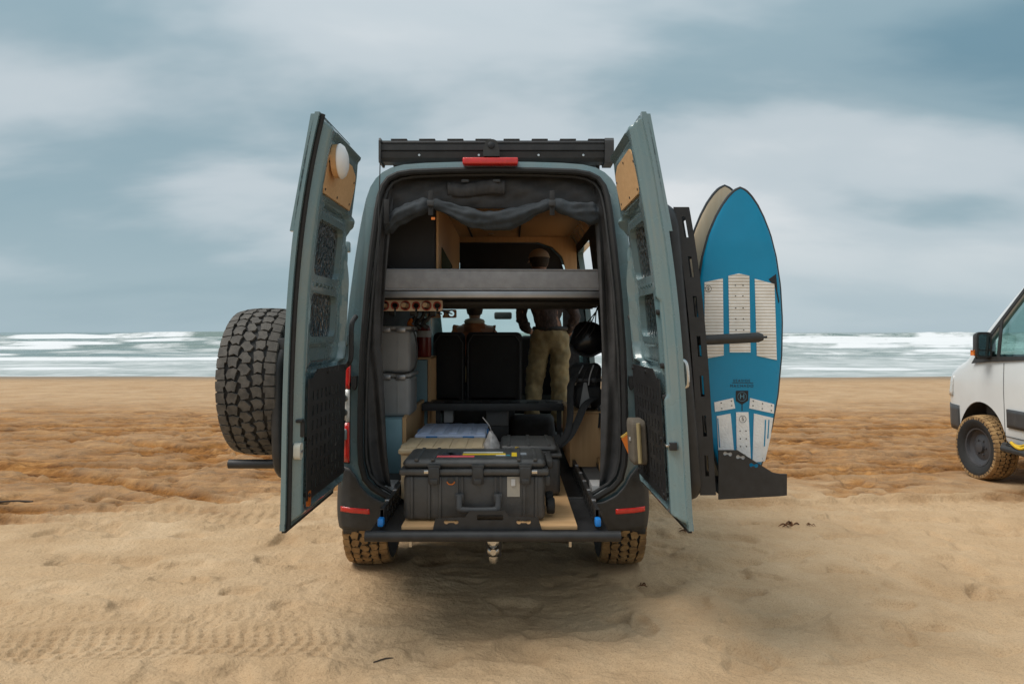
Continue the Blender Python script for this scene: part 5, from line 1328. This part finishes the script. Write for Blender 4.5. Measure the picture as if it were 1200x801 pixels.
BLUE = mat('board_blue', (.0, .245, .45), .42, var=.06, scale=3, coat=.3, spec=.3)
CREAM = wood('board_cream', (.62, .51, .36), (.54, .43, .29), (20, 6, 1))
DRAIL = mat('dark_rail', (.03, .035, .04), .4)
Yb = 3.98
bA, hwf, Lg, th, (bx, _, bz) = board('surfboard', 'blue surfboard with white grip pads standing in the rack on the right door', 866, 221, 556, Yb, .242, BLUE, DRAIL, 1.5)
bB, _, Lg2, th2, (bx2, _, bz2) = board('surfboard', 'cream wood surfboard with dark stringer behind the blue surfboard', 848, 218.5, 556, Yb + .135, .245, CREAM, DRAIL, 1.5)
MB().box(-.004, .004, -th2 / 2 - .001, th2 / 2 + .001, .1, Lg2 * .94).build('stringer', DRAIL, bB)
MB().box(.012, .015, -th2 / 2 - .001, th2 / 2 + .001, .1, Lg2 * .93).build('stringer', DRAIL, bB)
PAD = bpy.data.materials.new('grip_pad'); PAD.use_nodes = True; t = PAD.node_tree; b = t.nodes['Principled BSDF']
tcn = nn(t, 'ShaderNodeTexCoord')
mp = nn(t, 'ShaderNodeMapping'); t.links.new(tcn.outputs['Object'], mp.inputs[0])
wv = nn(t, 'ShaderNodeTexWave', bands_direction='Z'); wv.inputs['Scale'].default_value = 18; wv.inputs['Distortion'].default_value = .15; t.links.new(mp.outputs[0], wv.inputs['Vector'])
cr_ = nn(t, 'ShaderNodeMixRGB', blend_type='MULTIPLY'); cr_.inputs[0].default_value = 1
t.links.new(ramp(tn(6, 5), [(.35, (.72, .68, .61)), (.6, (.88, .86, .82))]), cr_.inputs[1])
t.links.new(ramp(wv.outputs['Fac'], [(.04, (.68, .66, .63)), (.22, (1, 1, 1))]), cr_.inputs[2])
t.links.new(cr_.outputs[0], b.inputs['Base Color']); b.inputs['Roughness'].default_value = .85
bpn = nn(t, 'ShaderNodeBump'); bpn.inputs['Strength'].default_value = .6; bpn.inputs['Distance'].default_value = .003; t.links.new(wv.outputs['Fac'], bpn.inputs['Height']); t.links.new(bpn.outputs[0], b.inputs['Normal'])
PAD2 = mat('grip_pad_plain', (.86, .85, .83), .85, var=.08, scale=10, bump=.4, bscale=90)
def bl(u, v): return ((u - 600) * Yb / F - bx, CAMZ + (HZ - v) * Yb / F - bz)
yd = -th / 2
def surf(x, z):                            # deck surface at a point
    w = max(hwf(min(1, max(0, z / Lg))), .02); c = min(.999, (abs(x) / w)) ** (1 / .75); return -th / 2 * (math.sqrt(1 - c * c) ** .55)
def pad(pts, m=PAD, nm='grip_pad', h=.004, lift=.0):
    q = [bl(*p) for p in pts]
    b_ = bmesh.new()
    vs_ = [b_.verts.new((x, 0, z)) for x, z in q]; b_.faces.new(vs_)
    bmesh.ops.triangulate(b_, faces=b_.faces); bmesh.ops.subdivide_edges(b_, edges=b_.edges, cuts=5, use_grid_fill=True)
    ex = bmesh.ops.extrude_face_region(b_, geom=list(b_.faces)); top = [e for e in ex['geom'] if isinstance(e, bmesh.types.BMVert)]
    ts = set(top)
    for v in b_.verts: v.co.y = surf(v.co.x, v.co.z) - lift - (h if v in ts else -.002)
    bmesh.ops.recalc_face_normals(b_, faces=b_.faces)
    me_ = bpy.data.meshes.new(nm); b_.to_mesh(me_); b_.free(); finish(me_, 40); me_.materials.append(m)
    return link(nm, me_, bA)
pad([(824, 331), (845, 326.5), (846, 416), (824, 420)])
c_ = pad([(851.5, 323.5), (863.5, 320.8), (876, 323.5), (877.5, 412.5), (853, 412.5)])
pad([(882.5, 327), (906, 333), (909, 421.5), (885, 416.5)])
pad([(835, 470.5), (857, 465.5), (859.5, 477.5), (836, 481.5)], PAD2)
pad([(877, 465.5), (906, 473), (906, 484), (876, 477.5)], PAD2)
pad([(838, 486.5), (854, 483.5), (858, 527), (840, 527)], PAD2)
pad([(860.5, 482), (875, 482), (878, 540), (861.5, 540)], PAD2)
pad([(881.5, 483.5), (905, 489), (903, 510), (896, 540), (880, 540)], PAD2)
for q in ([(894.5, 491), (896, 491), (895, 522), (893.5, 522)], [(898.8, 491), (900.2, 491), (899.2, 513), (897.8, 513)], [(838.5, 489), (839.7, 489), (842, 523), (840.8, 523)]): pad(q, BLUE, 'pad_slit', .005)
for q in ([(858.5, 335), (859.7, 335)], [(868, 335), (869.2, 335)]): pass
dots = [(859.5, 334.5), (868.5, 334.5), (859.7, 347), (868.3, 347), (860, 361), (868.6, 361), (860, 373.5), (869, 373.5), (860.3, 386.5), (869.3, 386.5), (865, 503.8), (872, 503.8), (865.4, 512.7), (872.3, 512.7), (865.6, 521.7), (872.6, 521.7),
        (843, 471.2), (855, 469), (843.7, 477.6), (855.3, 474.3), (880.6, 469), (891.6, 472.2), (902.5, 474.5), (880.2, 474.4), (891.2, 478), (902.3, 480.3)]
dm = MB()
for u, v in dots:
    x_, z_ = bl(u, v); dm.lathe([(.0035, 0), (.0035, .004), (0, .0042)], 8, axis_m((x_, surf(x_, z_) - .002, z_), (0, -1, 0)))
dm.build('screw_inserts', BMET, bA)['kind'] = 'stuff'
# dark shield emblem with a letter in a ring, stem, and lettering
pad([(860.3, 457), (875, 457), (875, 468.5), (867.6, 473.5), (860.3, 469)], INK, 'emblem', .001)
pad([(867.1, 473.5), (868.2, 473.5), (868.2, 480.5), (867.1, 480.5)], INK, 'emblem_stem', .001)
pad([(856, 447.8), (881, 447.8), (881, 448.4), (856, 448.4)], INK, 'text_rule', .001)
pad([(899, 327.5), (908.5, 321), (909.5, 339), (912.5, 353), (911.2, 355.5), (907.3, 337), (906, 331)], INK, 'deck_mark', .001)
def text(s, u, v, hpx, m, par, spacing=1.0, lift=.0035, nm='lettering'):
    cu = bpy.data.curves.new('t', 'FONT'); cu.body = s; cu.align_x = 'CENTER'; cu.align_y = 'CENTER'; cu.size = hpx * Yb / F / .72; cu.space_character = spacing; cu.extrude = .0004
    o = bpy.data.objects.new('t', cu); COL.objects.link(o); bpy.context.view_layer.update()
    me_ = evalmesh(o); bpy.data.objects.remove(o)
    x_, z_ = bl(u, v)
    for v_ in me_.vertices:
        a, b_, c_ = v_.co; X, Z_ = x_ + a, z_ + b_; v_.co = (X, surf(X, Z_) - lift - c_, Z_)
    me_.materials.clear(); me_.materials.append(m); return link(nm, me_, par)
text('SEASIDE', 867.3, 445.6, 3.1, INK, bA, 1.35, .0015); text('MACHADO', 867.3, 451.6, 3.3, INK, bA, 1.3, .0015)
LBL = mat('pale_blue_ink', (.12, .30, .40), .6)
text('H', 867.6, 464, 6, LBL, bA, 1, .0030)
def ringmark(u, v, rpx, m, lift=.0035):
    x_, z_ = bl(u, v); r = rpx * Yb / F
    MB().tube([(x_ + r * math.cos(t_), surf(x_, z_) - lift, z_ + r * math.sin(t_)) for t_ in np.linspace(0, 2 * math.pi, 25)[:-1]], .0011, 5, closed=True).build('emblem_ring', m, bA)
ringmark(867.6, 464, 5.2, LBL, .002)
ringmark(868.2, 490, 4.0, INK, .005); text('S', 868.2, 490, 4.2, INK, bA, 1, .006)
ringmark(828.2, 338.5, 3.6, INK, .005); text('S', 828.2, 338.5, 3.8, INK, bA, 1, .006)

# ------------------------------------------------------------------ white van beyond
WVR = R(-3.5)
FWx, FWy = 5.50, 8.22                                       # its near front wheel
loc = Vector((FWx, FWy, 0)) - Matrix.Rotation(WVR, 3, 'Z') @ Vector((-.93, AXF, 0))
wv_ = thing('white_van', 'white van with grey side cladding parked beyond the surfboards, its front towards the sea', 'van', loc, WVR)
van_shell(wv_, WHITE, False, False)
for s in (-1, 1):
    for ax, tl_ in ((AXR, 0), (AXF, R(4))):
        wheel('wheel', wv_, s * .915, ax, WR - .036, .375, .27, SANDY, s, mat('grey_rim', (.05, .05, .055), .5), N=46, tilt=tl_)
    def strip(y0, y1, z0, z1, off=.012):
        return MB().grid(lambda a, b: (s * (wz(z0 + (z1 - z0) * b) * wy_(y0 + (y1 - y0) * a) + off), y0 + (y1 - y0) * a, z0 + (z1 - z0) * b), 16, 6)
    solid(strip(1.32, 3.96, .66, .86).build('side_cladding', GPLA, wv_), .012)
    solid(strip(4.95, 5.455, .49, .80, .003).build('bumper_side', GPLA, wv_), .012)
    for y in (4.02, 2.95): solid(strip(y, y + .007, .56, 1.40 if y < 4 else 1.36, .0015).build('door_gap', INK, wv_), .002)
    solid(strip(2.95, 4.02, .555, .562, .0015).build('door_gap', INK, wv_), .002)
    # headlamp on the corner
    hl = MB().grid(lambda a, b: (s * (wz(1.05) * wy_(5.14 + .25 * a) + .006), 5.14 + .25 * a - .05 * b, .90 + .26 * b * (1 - .35 * a)), 10, 6)
    solid(hl.build('headlamp', CLEAR, wv_), .015)
    # window trim: black belt, front triangle, divider
    def trim(poly, nm='window_trim'):
        return MB().prism(poly, 0, .010, lambda y, z, t_: (s * (wz(z) * 1.0 + .002 + t_ - (.03 if z > 2 else 0) * 0), y, z)).build(nm, BPLA, wv_)
    trim([(4.60, 1.33), (4.47, 1.50), (4.34, 1.62), (4.34, 1.42), (3.36, 1.455), (3.36, 1.425), (3.9, 1.385), (4.3, 1.36)])
    trim([(4.13, 1.40), (4.08, 1.40), (4.08, 1.84), (4.13, 1.80)])
    trim([(4.47, 1.50), (4.33, 1.655), (3.67, 2.285), (3.36, 2.335), (3.36, 2.30), (3.655, 2.245), (4.29, 1.63), (4.40, 1.48)])
    # mirror on its arm
    mh = MB(); rg_ = [(rrect(1.0, 1.165, 1.41, 1.70, .04, 5), 4.22), (rrect(.998, 1.167, 1.408, 1.702, .042, 5), 4.25), (rrect(1.005, 1.155, 1.42, 1.69, .04, 5), 4.31), (rrect(1.03, 1.13, 1.46, 1.65, .03, 5), 4.345)]
    nr_ = len(rg_[0][0]); mh.add([(s * a_, y_, b_) for pl_, y_ in rg_ for a_, b_ in pl_], [(i_ * nr_ + k_, i_ * nr_ + (k_ + 1) % nr_, (i_ + 1) * nr_ + (k_ + 1) % nr_, (i_ + 1) * nr_ + k_) for i_ in range(3) for k_ in range(nr_)] + [tuple(range(nr_)), tuple(3 * nr_ + k_ for k_ in range(nr_))])
    mh = mh.build('side_mirror', BPLA, wv_)
    MB().prism(rrect(1.022, 1.145, 1.50, 1.675, .03), 4.213, 4.2195, lambda a, b, t_: (s * a, t_, b)).build('mirror_glass', GMIR, mh, angle=None)
    MB().prism(rrect(1.022, 1.145, 1.43, 1.488, .015), 4.213, 4.2195, lambda a, b, t_: (s * a, t_, b)).build('mirror_glass', GMIR, mh, angle=None)
    MB().box(s * 1.155, s * 1.175, 4.25, 4.31, 1.44, 1.49, .006).build('indicator', ORANGE, mh)
    MB().box(s * .96, s * 1.10, 4.27, 4.33, 1.41, 1.47, .015).build('mirror_arm', BPLA, mh)
    MB().tube([(s * 1.02, 3.95, .47), (s * 1.10, 3.85, .45), (s * 1.10, 1.5, .45), (s * 1.02, 1.4, .47)], .035, 10).build('side_step', BPLA, wv_)
    MB().box(s * 1.0 - .06, s * 1.0 + .06, 1.5, 3.85, .475, .49, .004).build('step_board', BMET, wv_)
    wl_ = MB().grid(lambda a, b: (s * (.60 + .36 * b), AXF + .465 * math.cos(math.pi * a), .42 + .465 * math.sin(math.pi * a)), 20, 3).build('wheel_liner', BPLA, wv_)
MB().box(-.64, .64, 5.38, 5.485, .50, .74, .03, 3).build('front_bumper', GPLA, wv_)
for xq_ in (-.42, .42):
    MB().box(xq_ - .24, xq_ + .24, 3.20, 3.34, 1.0, 1.62, .05, 3).build('cab_seat', SEAT, wv_)
    MB().box(xq_ - .12, xq_ + .12, 3.22, 3.32, 1.63, 1.86, .04, 3).build('head_rest', SEAT, wv_)
MB().box(-.85, .85, 4.25, 4.62, .70, 1.44, .06, 3).build('dashboard', BPLA, wv_)
# yellow strap on the van's step
Mw = Matrix.Translation(loc) @ Matrix.Rotation(WVR, 4, 'Z')
pth = [Mw @ Vector((-1.08 - .05 * math.cos(t_), 3.62 + .10 * math.sin(t_), .515 + .02 * math.sin(2 * t_))) for t_ in np.linspace(0, 4 * math.pi, 40)]
b0 = Mw @ Vector((-1.08, 3.62, .49))
rp = MB().tube([p_ - b0 for p_ in pth], .016, 8).build('rope', mat('yellow_rope', (.70, .45, .02), .7), None)
rp.location = b0; tag(rp, 'coiled yellow rope lying on the side step of the white van', 'rope')

# ------------------------------------------------------------------ scraps washed up on the sand
WEED = mat('dry_seaweed', (.12, .05, .018), .9, var=.5, scale=30)
def gz(x, y):
    i = min(max(int(np.searchsorted(xs, x)), 0), len(xs) - 1); j = min(max(int(np.searchsorted(ys, y)), 0), len(ys) - 1); return float(Z[i, j])
def ground(u, v): y = CAMZ * F / (v - HZ); return (u - 600) / F * y, y
rw = random.Random(11)
def scrap(u, v, size, nm, label, cat, n):
    x, y = ground(u, v); z = gz(x, y)
    q = MB()
    for k in range(n):
        a = rw.uniform(0, 6.3); p0 = Vector((rw.gauss(0, size * .25), rw.gauss(0, size * .25), size * .02))
        d = Vector((math.cos(a), math.sin(a), 0)) * size * rw.uniform(.25, .6)
        q.tube(bez([p0 - d, p0 + Vector((0, 0, size * rw.uniform(.12, .4))), p0 + d], 4), [size * .02 + size * .05 * math.sin(math.pi * i / 8) for i in range(9)], 5)
    o = q.build(nm, WEED); o.location = (x, y, z); tag(o, label, cat)
scrap(924, 617, .10, 'seaweed_clump', 'small brown seaweed clump on the pale sand to the right of the surfboard tray', 'seaweed', 7)
scrap(948, 618, .05, 'seaweed_clump', 'tiny brown seaweed scrap just beside the larger clump', 'seaweed', 4)
scrap(802, 624, .08, 'seaweed_clump', 'flat brown seaweed scrap on the sand under the right door', 'seaweed', 5)
scrap(752, 681, .06, 'seaweed_clump', 'small dark seaweed scrap on the sand behind the right rear wheel', 'seaweed', 4)
x, y = ground(18, 589)
for nm, u, v, ln, r, a, lb in (('driftwood_stick', 18, 589, .34, .010, .03, 'long dark driftwood stick where dry sand meets the churned sand'), ('twig', 452, 765, .13, .004, .35, 'short thin dark twig on the dry sand in front of the van')):
    x, y = ground(u, v); d = Vector((math.cos(a), math.sin(a), 0)) * ln / 2; z = gz(x, y) + r * .6
    o = MB().tube(bez([-d, Vector((0, .01, .006)), d], 5), r, 6).build(nm, mat('driftwood', (.05, .035, .025), .9)); o.location = (x, y, z); tag(o, lb, nm.split('_')[-1])
